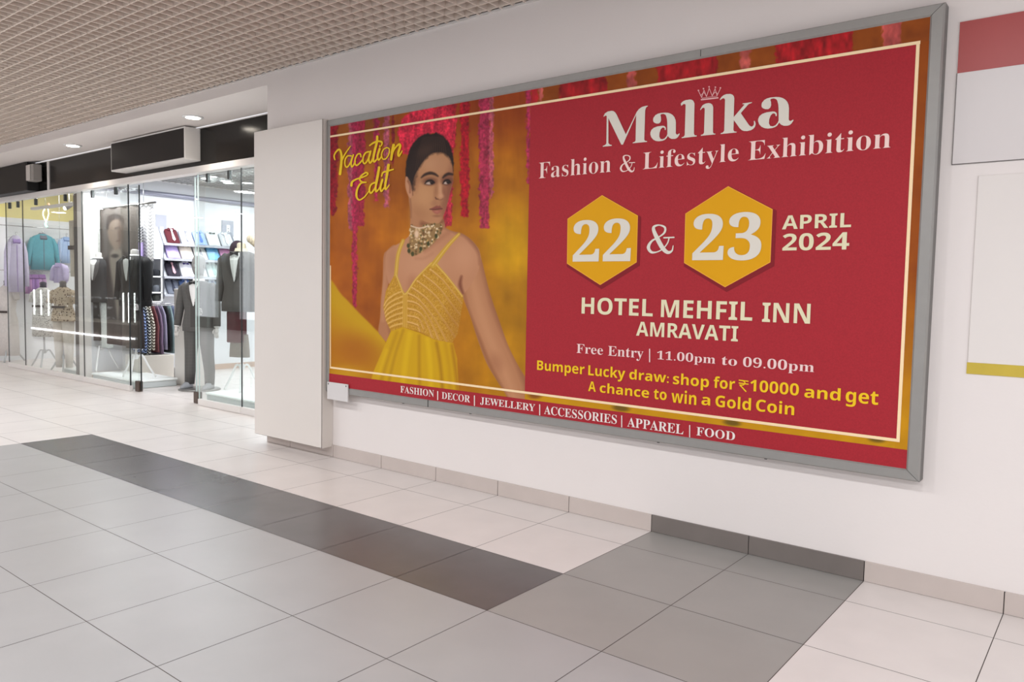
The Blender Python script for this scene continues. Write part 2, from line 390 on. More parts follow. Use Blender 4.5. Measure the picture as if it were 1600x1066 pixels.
q = at(669, 629, 1, -.08); MB().box(q[0]-OX-.003, q[0]-OX+.003, -.0835, -.08, Z0-OZ+.002, J0-OZ-.004).build('frame_joint', gap_dark, bb)
q = at(1095, 85, 1, -.08); MB().box(q[0]-OX-.0015, q[0]-OX+.0015, -.0828, -.08, J1-OZ+.012, Z1-OZ-.008).build('frame_joint', gap_dark, bb)
PY = -.074
#PLATE
q0, q1 = at(514, 600, 1, -.09), at(549, 628, 1, -.09)
pl = MB().bbox(I0-.004-OX, -2.715-OX, -.094, -.0835, .505-OZ, .648-OZ, .001).build('corner_plate', mat('plate_white', (216, 212, 210), .5), bb)
for x in (I0+.012, -2.735): MB().box(x-OX-.004, x-OX+.004, -.0955, -.094, .626-OZ, .638-OZ).build('screw', gap_dark, pl)

# printed sheet: photograph areas are a fine grid of printed colours
def srgb2lin(a):
    a = np.clip(a/255., 0, 1); return np.where(a <= .04045, a/12.92, ((a+.055)/1.055)**2.4)
def value_noise(x, y, seed=0):
    xi, yi = np.floor(x).astype(np.int64), np.floor(y).astype(np.int64); xf, yf = x-xi, y-yi
    def h(a, b):
        n = (a*374761393+b*668265263+seed*1442695041) & 0xffffffff; n = ((n ^ (n >> 13))*1274126177) & 0xffffffff
        return ((n ^ (n >> 16)) & 0xffff)/65535.
    u, v = xf*xf*(3-2*xf), yf*yf*(3-2*yf)
    return (h(xi, yi)*(1-u)+h(xi+1, yi)*u)*(1-v)+(h(xi, yi+1)*(1-u)+h(xi+1, yi+1)*u)*v
def fbm(x, y, s, seed=0, o=3):
    r = 0; a = .5; t = 0
    for k in range(o): r = r+a*value_noise(x/s*2**k, y/s*2**k, seed+k); t += a; a *= .5
    return r/t
class Paint:
    def __init__(s, px, py): s.x = px; s.y = py; s.c = np.zeros(px.shape+(3,)); s.c[:] = (170, 95, 12)
    def blend(s, a, col):
        col = np.array(col, float); s.c += (col-s.c)*np.clip(a, 0, 1)[..., None]
    def sd(s, poly):
        """signed distance (negative inside) for points near the polygon"""
        P = np.array(poly, float); lo, hi = P.min(0)-8, P.max(0)+8
        sel = (s.x > lo[0]) & (s.x < hi[0]) & (s.y > lo[1]) & (s.y < hi[1]); X, Y = s.x[sel], s.y[sel]
        d = np.full(X.shape, 1e9); ins = np.zeros(X.shape, bool); N = len(P)
        for i in range(N):
            a, b_ = P[i], P[(i+1) % N]; e = b_-a; L = e@e+1e-12; t = np.clip(((X-a[0])*e[0]+(Y-a[1])*e[1])/L, 0, 1)
            d = np.minimum(d, (X-a[0]-t*e[0])**2+(Y-a[1]-t*e[1])**2)
            if a[1] != b_[1]: ins ^= ((a[1] > Y) != (b_[1] > Y)) & (X < (b_[0]-a[0])*(Y-a[1])/(b_[1]-a[1])+a[0])
        r = np.full(s.x.shape, 1e3); r[sel] = np.where(ins, -1, 1)*np.sqrt(d); return r
    def poly(s, pts, col, soft=.8, op=1, smooth=True, n=5):
        P = catmull(pts, n, True) if smooth else pts; d = s.sd(P); m_ = np.clip(.5-d/(2*soft), 0, 1); s.blend(m_*op, col); return m_
    def ell(s, cx, cy, rx, ry, col, soft=.3, op=1, ang=0):
        ca, sa = math.cos(ang), math.sin(ang); dx, dy = s.x-cx, s.y-cy; u, v = (dx*ca+dy*sa)/rx, (-dx*sa+dy*ca)/ry
        d = np.sqrt(u*u+v*v); m_ = np.clip((1+soft-d)/(2*soft), 0, 1); m_ = m_*m_*(3-2*m_); s.blend(m_*op, col); return m_
    def stroke(s, pts, wd, col, soft=.7, op=1, smooth=True):
        P = catmull(pts, 5) if smooth and len(pts) > 2 else np.array(pts, float); N = len(P); ws = np.interp(np.linspace(0, 1, N), np.linspace(0, 1, len(wd)), wd) if isinstance(wd, (list, tuple)) else np.full(N, wd)
        lo, hi = P.min(0)-8-ws.max(), P.max(0)+8+ws.max(); sel = (s.x > lo[0]) & (s.x < hi[0]) & (s.y > lo[1]) & (s.y < hi[1]); X, Y = s.x[sel], s.y[sel]; best = np.full(X.shape, 1e9)
        for i in range(N-1):
            a, b_ = P[i], P[i+1]; e = b_-a; L = e@e+1e-12; t = np.clip(((X-a[0])*e[0]+(Y-a[1])*e[1])/L, 0, 1)
            best = np.minimum(best, np.sqrt((X-a[0]-t*e[0])**2+(Y-a[1]-t*e[1])**2)-(ws[i]*(1-t)+ws[i+1]*t)/2)
        m_ = np.zeros(s.x.shape); m_[sel] = np.clip(.5-best/(2*soft), 0, 1); s.blend(m_*op, col); return m_
    def band(s, xc, wdt, y1, col, seed, pink=0, fuzz=3):
        n = (fbm(s.x, s.y, 5, seed, 2)-.5)*fuzz*2; half = wdt/2*(1-.25*np.clip((s.y-(y1-60))/60, 0, 1))
        m_ = np.clip((half+n-np.abs(s.x-xc))/2.5+.5, 0, 1)*np.clip((y1+n*2-s.y)/4, 0, 1)
        k = (.55*fbm(s.x, s.y*.8, 2.4, seed+9, 2)+.45*fbm(s.x*.8, s.y*.3, 4.5, seed+19, 2))[..., None]; c = np.array(col, float)*(.42+.92*k); s.c += (np.clip(c, 0, 255)-s.c)*(m_*.93)[..., None]

def paint_print(px, py, full=True):
    p = Paint(px, py); x, y = px, py
    # backdrop: ochre hanging cloth, browner on the left and top
    g1 = np.clip((x-560)/230, 0, 1); g2 = np.clip((y-190)/220, 0, 1); f = fbm(x, y, 60, 3, 4); fs = fbm(x*2.2, y*.35, 26, 11, 3); fb = fbm(x, y, 22, 14, 3)
    base = np.array([150, 76, 10])+(g1*g2)[..., None]*np.array([34, 50, 0])+((1-g1)*g2)[..., None]*np.array([14, 8, 0])
    base = base+((f-.5)*56)[..., None]*np.array([1, .8, .1])+((fs-.5)*36*(1-.6*g2))[..., None]*np.array([1, .75, .1])+((fb-.5)*26)[..., None]*np.array([1, .7, .1])
    base = base+np.clip(1-((x-800)/55)**2-((y-370)/75)**2, 0, 1)[..., None]*np.array([20, 26, 0])
    base = base-(np.clip((230-y)/60, 0, 1)*np.clip((640-x)/60, 0, 1))[..., None]*np.array([26, 10, -6])
    p.c[:] = base
    if not full:
        return p
    top = np.clip((250-y)/110, 0, 1)*np.clip((x-600)/60, 0, 1); p.blend(top*.45, (150, 45, 22))
    for a in ((521, 13, 338, (160, 18, 42), 1), (549, 11, 362, (186, 84, 108), 2), (562, 17, 356, (172, 32, 68), 3), (554, 8, 480, (196, 40, 84), 4), (588, 8, 314, (178, 36, 80), 5), (604, 10, 328, (190, 90, 112), 6), (614, 5, 262, (150, 30, 45), 16),
              (726, 14, 342, (190, 14, 42), 7), (757, 17, 358, (186, 48, 88), 8), (768, 7, 312, (196, 90, 108), 9), (699, 16, 356, (208, 44, 72), 10), (706, 13, 236, (176, 26, 48), 12), (825.5, 6, 290, (196, 48, 96), 13)): p.band(*a)
    n = (fbm(x, y, 7, 21, 3)-.5)*10
    for q in ([(628, 186), (622, 215), (631, 240), (642, 238), (660, 215), (690, 212), (708, 232), (712, 200), (706, 172), (670, 168), (640, 176)],):
        d = p.sd(catmull(q, 5, True))+n; k = (.5*fbm(x, y, 2.6, 31, 2)+.5*fbm(x*1.2, y*.4, 5, 37, 2))[..., None]; c = np.array([232, 46, 74])*(.45+.85*k); p.c += (np.clip(c, 0, 255)-p.c)*np.clip(.5-d/2, 0, 1)[..., None]
    # left swirl of cloth
    m_ = p.poly([(510, 446), (535, 462), (560, 488), (584, 512), (603, 536), (597, 580), (585, 620), (510, 620)], (196, 150, 12), 1.5)
    sh = np.clip((y-(470+(x-516)*.75))/70, 0, 1)*m_; p.blend(sh*.75, (176, 102, 10)); p.ell(560, 545, 34, 20, (160, 84, 14), .8, .55, .4); p.ell(540, 585, 30, 12, (204, 156, 16), .9, .7)
    skin = (180, 124, 86)
    # arms, shoulders, chest
    arm = [(745, 385), (753, 408), (757.5, 427), (767, 463), (780, 501), (794, 540), (809.5, 571), (823, 594), (829, 615), (836, 660), (808, 660), (793, 622), (775.8, 594), (760, 567), (746.5, 531), (735, 495), (724, 467), (716, 440), (705, 400), (720, 378)]
    am = p.poly(arm, skin, .8); keep = p.c.copy()
    p.stroke([(754, 408), (768, 463), (783, 505), (812, 570), (832, 630)], [8, 11, 13, 12, 12], (138, 84, 56), 4, .6)
    p.stroke([(735, 420), (748, 480), (765, 530), (792, 590), (806, 630)], [12, 17, 17, 14, 12], (200, 144, 104), 6, .6)
    p.stroke([(722, 440), (730, 480), (748, 528), (765, 570), (790, 620)], [3, 5, 6, 6, 6], (140, 86, 54), 2.5, .6); p.ell(776, 566, 9, 14, (160, 104, 72), .8, .5, -.4)
    p.c[:] = keep+(p.c-keep)*am[..., None]
    larm = [(618, 384), (604, 392), (599, 402), (598, 440), (595, 470), (594, 495), (591, 517), (596, 526), (606, 536), (612, 527), (608, 502), (602, 478), (606, 448), (614, 425)]
    p.poly(larm, (176, 118, 80), .8); p.stroke([(607, 400), (601, 440), (598, 500)], 5, (196, 142, 106), 3, .6); p.stroke([(606, 470), (607, 500), (610, 524)], 4, (134, 82, 52), 2.5, .5)
    chest = [(644, 345), (643, 362), (632, 375), (612, 387), (603, 398), (604, 430), (612, 450), (634, 470), (700, 470), (722, 462), (745, 430), (750, 400), (742, 381), (724, 366), (706, 361), (694, 354), (690, 345)]
    cm_ = p.poly(chest, (188, 132, 96), .8); keep = p.c.copy()
    p.ell(658, 412, 34, 26, (204, 150, 114), .9, .6); p.ell(725, 398, 18, 24, (206, 150, 114), .9, .6); p.stroke([(694, 352), (712, 360), (728, 368), (748, 392), (752, 412)], [9, 9, 7, 7, 7], (128, 76, 52), 3, .6)
    p.stroke([(721, 432), (719, 446), (725, 462)], [3, 6, 3], (112, 58, 40), 2, .75); p.ell(645, 446, 8, 14, (164, 106, 76), .8, .5); p.ell(614, 410, 7, 18, (168, 112, 80), .8, .4)
    p.stroke([(700, 364), (684, 376), (664, 392)], 5, (160, 104, 74), 3.5, .5); p.stroke([(650, 404), (662, 404), (676, 396)], 3, (170, 114, 82), 3, .4)
    p.c[:] = keep+(p.c-keep)*cm_[..., None]
    # neck
    p.poly([(641, 296), (641, 330), (644, 356), (668, 366), (694, 358), (691, 338), (680, 318)], (172, 118, 80), .8)
    p.ell(648, 334, 8, 24, (186, 132, 92), .8, .6); p.stroke([(660, 350), (676, 353), (692, 346)], 7, (122, 74, 50), 3.5, .65); p.stroke([(642, 312), (642, 340)], 2, (140, 88, 58), 1.5, .6)
    # hair behind the face
    hair = [(634, 277), (634.5, 258), (639.5, 235), (646, 224), (655, 214), (661, 211), (668, 208), (675, 209.5), (681, 207.5), (688, 210), (694, 214), (702, 224), (707, 240), (708.5, 258), (707.5, 272), (700, 262), (670, 262), (652, 280), (645, 300), (640, 292), (634, 284)]
    hn = (fbm(x, y, 3, 61, 2)-.5)*2.2; d = p.sd(catmull(hair, 5, True))+hn; p.blend(np.clip(.5-d/2.2, 0, 1), (38, 24, 20))
    # face
    face = [(676, 239), (666, 246), (657, 258), (650, 270), (645, 284), (642.5, 300), (643, 318), (648, 334), (660, 344), (674, 349.5), (684, 350), (690, 343), (695, 331), (699, 318), (702.5, 303), (705.6, 292), (708, 280), (707.6, 268), (706, 256), (701, 244), (690, 238)]
    fm = p.poly(face, (184, 131, 90), .9)
    def shade(cx, cy, rx, ry, col, op, ang=0, soft=.9):
        keep = p.c.copy(); p.ell(cx, cy, rx, ry, col, soft, op, ang); p.c[:] = keep+(p.c-keep)*fm[..., None]
    shade(678, 256, 20, 11, (200, 148, 110), .7); shade(662, 304, 14, 18, (200, 147, 101), .75); shade(703, 300, 9, 40, (132, 78, 58), .85, .14); shade(694, 330, 6, 12, (150, 94, 68), .6, .3)
    shade(655, 334, 12, 11, (168, 114, 76), .5, .7); shade(690, 258, 12, 14, (176, 122, 88), .4)
    shade(671, 281, 14, 5.5, (134, 84, 58), .6); shade(699, 280, 9, 6, (120, 70, 52), .65); shade(648, 284, 5, 14, (150, 98, 66), .6)
    shade(688, 296, 3.2, 13, (206, 154, 116), .8, -.12); shade(681, 298, 3, 12, (150, 98, 68), .55, .12); shade(693.5, 300, 2.6, 9, (138, 86, 64), .6, -.1); shade(689, 306.5, 3.8, 3.4, (208, 154, 118), .75)
    shade(680, 318, 6, 4.5, (158, 106, 76), .55); shade(692, 318, 4, 7, (146, 94, 70), .5); shade(684, 342, 7, 5, (186, 132, 96), .6)
    p.stroke([(680.3, 308.5), (682, 310.8), (685, 311.2)], [1.4, 2.2, 1], (92, 50, 38), .8, .85); p.stroke([(685, 312), (689, 312.4), (692, 310.5)], 1.1, (120, 72, 54), .8, .7)
    # eyes
    for (cx, cy, rx, ry, ix, iy) in ((671.3, 285.8, 7.6, 3.0, 675.0, 285.2), (698, 285.4, 6.2, 3.0, 700.6, 284.4)):
        p.ell(cx+.5, cy-1.5, rx+2.5, ry+2.6, (92, 54, 42), .55, .6, -.05); p.ell(cx-.8, cy+.7, rx-2, ry-.9, (196, 178, 164), .4, .9, .0); p.ell(ix, iy, 3.1, 3.2, (34, 21, 17), .3, 1); p.ell(ix-.8, iy-.9, .7, .7, (150, 130, 120), .5, .7)
        p.stroke([(cx-rx, cy+1.6), (cx-rx*.45, cy-ry+.2), (cx+rx*.4, cy-ry-.6), (cx+rx, cy-.2)], [1, 2.8, 3.2, 1.8], (28, 17, 14), .9, .95)
        p.stroke([(cx-rx+1, cy+2.2), (cx, cy+ry+.3), (cx+rx-1, cy+1.6)], 1.1, (88, 52, 40), .9, .6)
    p.stroke([(658.3, 277.6), (664, 273), (672, 270.6), (679, 272), (684.3, 275.4)], [1.6, 4, 4.8, 4, 2], (44, 27, 21), 1.2, .9)
    p.stroke([(692, 277.8), (696, 274), (701, 271.8), (707, 272.6)], [2.2, 4.2, 4.6, 3], (42, 26, 20), 1.2, .9)
    # mouth
    p.poly([(672, 327), (677, 324), (682.4, 321.4), (685, 322.2), (687.2, 321.4), (690.6, 326.2), (686, 328), (679, 328)], (142, 78, 64), .9)
    p.poly([(674.5, 328), (681, 328.6), (690, 327), (688.4, 331.6), (684, 334.6), (679, 333.4)], (166, 96, 78), 1.0); p.stroke([(671.6, 327), (679, 327.6), (685, 326.8), (691, 326.4)], 1.2, (76, 36, 30), .7, .9)
    p.ell(682.5, 331, 3.4, 1.3, (190, 122, 100), .9, .6); p.ell(682.5, 337.6, 6, 1.8, (124, 74, 52), .8, .5)
    # ear
    p.poly([(634, 276.5), (638.5, 279), (643.5, 291), (644, 303), (641.6, 309.5), (637, 304), (633.4, 291)], (196, 140, 104), .8); p.stroke([(637, 283), (640.4, 290), (640.6, 301)], 2.4, (136, 84, 58), 1.1, .7); p.stroke([(643.8, 289), (645, 305)], 1.4, (110, 66, 48), 1, .6)
    # hairline: soft edge over the forehead, strands, sideburn
    hl = [(639, 272), (642, 250), (654, 230), (672, 221), (692, 225), (702, 238), (706.8, 256), (701, 245), (690, 238.5), (676, 240), (666, 247), (657, 259), (651, 270), (647, 282), (646, 297), (643.5, 290), (640, 283)]
    d = p.sd(catmull(hl, 5, True))+(fbm(x, y, 4, 71, 3)-.5)*5; p.blend(np.clip(.5-d/7, 0, 1)*.95, (44, 28, 22))
    for k in range(44):
        a = k/43; x0_, y0_ = 649+50*a, 266-30*math.sin(min(a*1.25, 1)*PI*.5)+9*max(a-.75, 0)*4; tx, ty = 660+34*a, 213+4*abs(a-.5)
        p.stroke([(x0_, y0_), ((x0_*.6+tx*.4), (y0_*.5+ty*.5)), (tx, ty)], [.5, 1.0, .7], ((96, 68, 52), (24, 14, 12), (70, 48, 38))[k % 3], .8, .42)
    p.ell(664, 236, 12, 7, (84, 60, 48), .9, .35, -.5)
    # necklace
    neck = [(642, 352), (655, 356), (668, 350), (690, 350), (691, 358), (686, 370), (676, 382), (662, 392), (647, 400), (638, 394), (640, 372)]
    p.poly(neck, (150, 116, 72), 1.2); r = np.random.default_rng(5); NP = catmull(neck, 5, True)
    for k in range(210):
        qx, qy = r.uniform(637, 692), r.uniform(350, 402); j = ((NP-np.array([qx, qy]))**2).sum(1).min()
        ins = False
        for i in range(len(NP)):
            a, b_ = NP[i], NP[(i+1) % len(NP)]
            if (a[1] > qy) != (b_[1] > qy) and qx < (b_[0]-a[0])*(qy-a[1])/(b_[1]-a[1])+a[0]: ins = not ins
        if not ins: continue
        p.ell(qx, qy, r.uniform(1.0, 2.0), r.uniform(1.1, 2.2), [(214, 184, 138), (196, 158, 96), (110, 78, 44), (92, 84, 48), (228, 204, 168)][r.integers(5)], .35, .9)
    for k in range(16): t_ = k/15; p.ell(642.5+26*t_, 353+3.4*math.sin(t_*3.1), 1.2, 1.2, (220, 190, 160), .4, .95)
    p.ell(651, 366, 4.2, 7.5, (216, 176, 136), .4, .9); p.ell(651, 366, 2.4, 5, (230, 200, 168), .4, .8)
    for qx, qy in ((639, 392), (644.6, 397), (657.5, 389), (669, 381), (681.5, 369), (638, 384)): p.ell(qx, qy, 2.4, 3.6, (62, 62, 30), .3, .95)
    # dress: skirt, bodice, straps
    p.poly([(611, 517), (629, 511), (656, 520), (680, 531), (708, 536), (714, 560), (718, 625), (570, 625), (584, 580), (600, 542)], (204, 158, 8), .8, smooth=False)
    for q, c_, wd, op in (([(620, 520), (606, 560), (594, 600)], (176, 128, 8), 5, .6), ([(640, 522), (634, 560), (628, 612)], (224, 182, 16), 8, .5), ([(655, 525), (655, 570), (656, 615)], (164, 114, 8), 4, .6), ([(630, 516), (616, 560), (606, 605)], (158, 110, 10), 3, .55),
                          ([(668, 530), (672, 570), (674, 618)], (226, 184, 18), 7, .5), ([(682, 536), (688, 570), (692, 618)], (150, 98, 8), 4, .65), ([(696, 538), (702, 575), (704, 620)], (186, 136, 10), 6, .5), ([(706, 540), (712, 580), (716, 620)], (158, 98, 10), 5, .6), ([(604, 548), (592, 585)], (222, 178, 18), 6, .4)):
        p.stroke(q, wd, c_, 2.5, op)
    bod = [(617, 428), (603, 455), (599, 480), (603, 501), (611, 518), (629, 511), (656, 519), (680, 531), (706, 536), (715, 522), (719, 497), (724, 468), (721.8, 462), (700, 434), (684, 413), (672, 411), (652, 434), (633, 459), (624, 445)]
    bm = p.poly(bod, (192, 140, 34), .8, smooth=False)
    keep = p.c.copy()
    spk = value_noise(x*1.3, y*1.3, 77); p.c += (np.array([226, 186, 110])-p.c)*((spk > .72)*.5*bm)[..., None]; p.c += (np.array([140, 92, 24])-p.c)*((spk < .25)*.45*bm)[..., None]
    LR = [[(672, 421), (690, 436), (708, 458), (721, 474)], [(662, 430), (686, 450), (706, 476), (719, 492)], [(652, 439), (680, 462), (702, 492), (716, 510)], [(643, 449), (668, 468), (694, 502), (711, 527)], [(637, 458), (654, 468), (680, 500), (698, 534)], [(637, 470), (654, 476), (672, 500), (686, 532)],
          [(637, 482), (655, 488), (668, 508), (676, 530)], [(637, 493), (654, 498), (662, 514)], [(637, 503), (652, 508), (656, 518)]]
    for k, L_ in enumerate(LR):
        p.stroke(L_, 2.2, (228, 180, 116), .8, .85); p.stroke([(a_+3.5, b_+5) for a_, b_ in L_], 1.1, (214, 158, 78), .8, .6); p.stroke([(a_+1.5, b_+2.6) for a_, b_ in L_], 1.4, (150, 100, 22), .9, .5)
    for k in range(7):
        o = k*8.4; L_ = [(629, 455+o), (617, 460+o*.96), (606, 468+o*.9), (600, 478+o*.8)]; p.stroke(L_, 2.0, (226, 180, 106), .8, .85); p.stroke([(a_, b_+3.4) for a_, b_ in L_], 1.2, (152, 102, 22), .9, .5)
    p.stroke([(633, 459), (632.5, 512)], 7, (196, 146, 40), .8, .9)
    for ox in (-3, 0, 3): p.stroke([(633+ox, 459), (632.5+ox, 512)], .9, (224, 180, 100), .6, .8)
    p.ell(712, 505, 14, 34, (150, 92, 26), .9, .35)
    p.c[:] = keep+(p.c-keep)*bm[..., None]
    for q, wd in (([(629.7, 376), (622, 398), (618.5, 430)], 5.5), ([(717, 366), (700, 384), (676, 415)], [4.5, 6, 8.5]), ([(618.5, 428), (625, 445), (633, 460), (650, 436), (674, 411)], 2.4), ([(681, 413), (700, 434), (722, 463)], 3)):
        p.stroke(q, wd, (200, 156, 52), .8, 1); p.stroke(q, 1.3, (228, 192, 112), .7, .7)
    return p
SHADE = None
photo_mat = bpy.data.materials.new('printed_photograph'); photo_mat.use_nodes = True
_nt = photo_mat.node_tree; _b = _nt.nodes['Principled BSDF']; _b.inputs['Roughness'].default_value = .6; _b.inputs['Specular IOR Level'].default_value = .25
_a = _nt.nodes.new('ShaderNodeAttribute'); _a.attribute_name = 'print'; _nt.links.new(_a.outputs['Color'], _b.inputs['Base Color'])
GAIN = 1.0
def top_strip(p):
    x, y = p.x, p.y; p.c[:] = (140, 68, 14); p.c += ((fbm(x, y, 18, 4, 3)-.5)*30)[..., None]*np.array([1, .7, .2])
    for x0, x1, c, sd in ((828, 840, (176, 30, 44), 1), (842, 848, (190, 90, 88), 2), (874, 948, (164, 22, 34), 3), (980, 993, (190, 84, 84), 4), (1027, 1121, (166, 22, 34), 5), (1157, 1172, (192, 88, 84), 6), (1212, 1332, (168, 22, 34), 7), (1378, 1408, (194, 84, 84), 8)):
        n = (fbm(x, y, 5, sd*7, 2)-.5)*8; m_ = np.clip((np.minimum(x-x0, x1-x)+n)/3+.5, 0, 1); k = fbm(x, y*.5, 7, sd+40, 3)[..., None]; p.c += (np.array(c)*(.6+.75*k)-p.c)*(m_*.9)[..., None]
def photo_patch(x0, x1, z0, z1, nx, nz, fn, y):
    xs, zs = np.linspace(x0, x1, nx), np.linspace(z0, z1, nz); XX, ZZ = np.meshgrid(xs, zs); PX, PYY = project(XX, np.full(XX.shape, y), ZZ)
    p = fn(PX, PYY); c = srgb2lin(np.clip(p.c*GAIN, 0, 255)); V = np.stack([XX-OX, np.full(XX.shape, y), ZZ-OZ], -1).reshape(-1, 3)
    i = np.arange(nx*nz).reshape(nz, nx); F = np.stack([i[:-1, :-1], i[:-1, 1:], i[1:, 1:], i[1:, :-1]], -1).reshape(-1, 4)
    return V, F, c.reshape(-1, 3)
XR = -.930                                          # where the photograph ends and the red field begins
patches = [photo_patch(I0-.005, XR, .70, J1+.004, 500, 520, lambda a, b_: paint_print(a, b_), PY)]
def f_top(a, b_): p = Paint(a, b_); top_strip(p); return p
patches.append(photo_patch(XR, I1+.004, 2.60, J1+.004, 620, 22, f_top, PY))
def f_right(a, b_):
    p = Paint(a, b_); t = np.clip((b_-420)/240, 0, 1); p.c[:] = np.array([150, 72, 6])*(1-t[..., None])+np.array([196, 138, 6])*t[..., None]; p.c += ((fbm(a, b_, 30, 6, 3)-.5)*30)[..., None]*np.array([1, .8, .1]); return p
patches.append(photo_patch(1.325, I1+.004, .70, 2.62, 10, 200, f_right, PY-.0008))
def f_bot(a, b_):
    p = Paint(a, b_); p.c[:] = (196, 142, 8); p.c += ((fbm(a, b_, 20, 8, 2)-.5)*16)[..., None]*np.array([1, .8, .1])
    for cx, cy in ((970, 638), (1144, 661), (1370, 687)): p.ell(cx, cy, 13, 4.5, (104, 80, 22), .5, .9, .13)
    p.ell(836, 618, 10, 5, (120, 60, 20), .6, .8); return p
patches.append(photo_patch(XR, I1+.004, .70, .765, 500, 16, f_bot, PY-.0004))
V = np.concatenate([q[0] for q in patches]); Cc = np.concatenate([q[2] for q in patches]); off = np.cumsum([0]+[len(q[0]) for q in patches]); F = np.concatenate([q[1]+off[i] for i, q in enumerate(patches)])
me = bpy.data.meshes.new('poster'); me.vertices.add(len(V)); me.vertices.foreach_set('co', V.ravel().astype(np.float32)); me.loops.add(F.size); me.loops.foreach_set('vertex_index', F.ravel().astype(np.int32))
me.polygons.add(len(F)); me.polygons.foreach_set('loop_start', np.arange(0, F.size, 4, dtype=np.int32)); me.polygons.foreach_set('loop_total', np.full(len(F), 4, dtype=np.int32)); me.update(calc_edges=True)
at_ = me.color_attributes.new('print', 'FLOAT_COLOR', 'POINT'); at_.data.foreach_set('color', np.concatenate([Cc, np.ones((len(Cc), 1))], 1).ravel().astype(np.float32))
me.materials.append(photo_mat); poster = bpy.data.objects.new('poster', me); COL.objects.link(poster); poster.parent = bb
# red fields, hexagons, cream line
crimson = mat('crimson_print', (166, 38, 48), .6, spec=.25, noise=.10, nscale=140)
gold = mat('gold_print', (222, 160, 0), .6, spec=.25); gold_edge = mat('gold_edge_print', (240, 170, 60), .6, spec=.25); cream = mat('cream_print', (250, 222, 178), .6, spec=.25)
YL = PY-.0012
def ppt(px, py, y=YL):
    q = at(px, py, 1, y); return (q[0]-OX, y, q[2]-OZ)
MB().poly([L3(XR, YL, .757), L3(1.337, YL, .745), L3(1.334, YL, 2.62), L3(XR, YL, 2.633)]).poly([L3(I0-.003, YL, J0-.003), L3(I1+.003, YL, J0-.003), L3(I1+.003, YL, .707), L3(I0-.003, YL, .716)]).build('red_field', crimson, poster)
ln = MB(); y = YL-.001
def line3(a, b_, hw):
    a, b_ = np.array(a), np.array(b_); d = b_-a; d = d/np.linalg.norm(d); n = np.array([-d[1], d[0]])*hw
    ln.n = getattr(ln, 'n', 0)+1; y_ = y-ln.n*1e-5
    ln.poly([L3(*(q[0], y_, q[1])) for q in (a-n-d*hw, b_-n+d*hw, b_+n+d*hw, a+n-d*hw)])
line3((-2.966, 2.648), (1.336, 2.620), .0075); line3((-2.955, .766), (1.338, .747), .0075); line3((1.334, 2.62), (1.338, .747), .0075); line3((-2.962, 1.60), (-2.957, .766), .006)
ln.build('border_line', cream, poster)
hx = MB(); hs = MB()
shadow_print = mat('shadow_print', (132, 26, 36), .6, spec=.25)
for pts in (((941, 305), (997, 337), (995, 410), (938, 445.5), (886, 412), (887, 342)), ((1138, 291), (1207.5, 327), (1204, 410), (1133, 449), (1069, 411), (1071, 334))):
    Q = [np.array(ppt(*q)) for q in pts]; c = sum(Q)/6
    for k_, (sl, f_) in enumerate(((0, 1.045), (0, 1.03), (0, 1.015))):
        hs.poly([tuple(c+(q-c)*f_+np.array([.010+.002*k_, -.0002*k_-.0006, -.014])) for q in Q])
    hx.slot(1).poly([tuple(q+np.array([0, -.0016, 0])) for q in Q]); hx.slot(0).poly([tuple(c+(q-c)*.983+np.array([0, -.002, 0])) for q in Q])
hs.build('hexagon_drop_shade', shadow_print, poster); hx.build('gold_hexagons', [gold, gold_edge], poster)

# lettering ----------------------------------------------------------------
def conv(s_, up, lo, dg):
    o = ''
    for ch in s_:
        if 'a' <= ch <= 'z' and lo: o += chr(lo+ord(ch)-97)
        elif 'A' <= ch <= 'Z' and up: o += chr(up+ord(ch)-65)
        elif '0' <= ch <= '9' and dg: o += chr(dg+ord(ch)-48)
        else: o += ch
    return o
SERIF = (0x1D400, 0x1D41A, 0x1D7CE); SANS = (0x1D5D4, 0x1D5EE, 0x1D7EC)
def text_mesh(body, face, thin=0.0):
    c = bpy.data.curves.new('t', 'FONT'); c.body = conv(body, *face) if face else body; c.offset = thin; c.resolution_u = 6; o = bpy.data.objects.new('t', c); COL.objects.link(o)
    dg = bpy.context.evaluated_depsgraph_get(); me_ = bpy.data.meshes.new_from_object(o.evaluated_get(dg)); v = np.array([q.co[:] for q in me_.vertices]); f = [list(q.vertices) for q in me_.polygons]
    bpy.data.objects.remove(o); bpy.data.curves.remove(c); bpy.data.meshes.remove(me_); return v, f
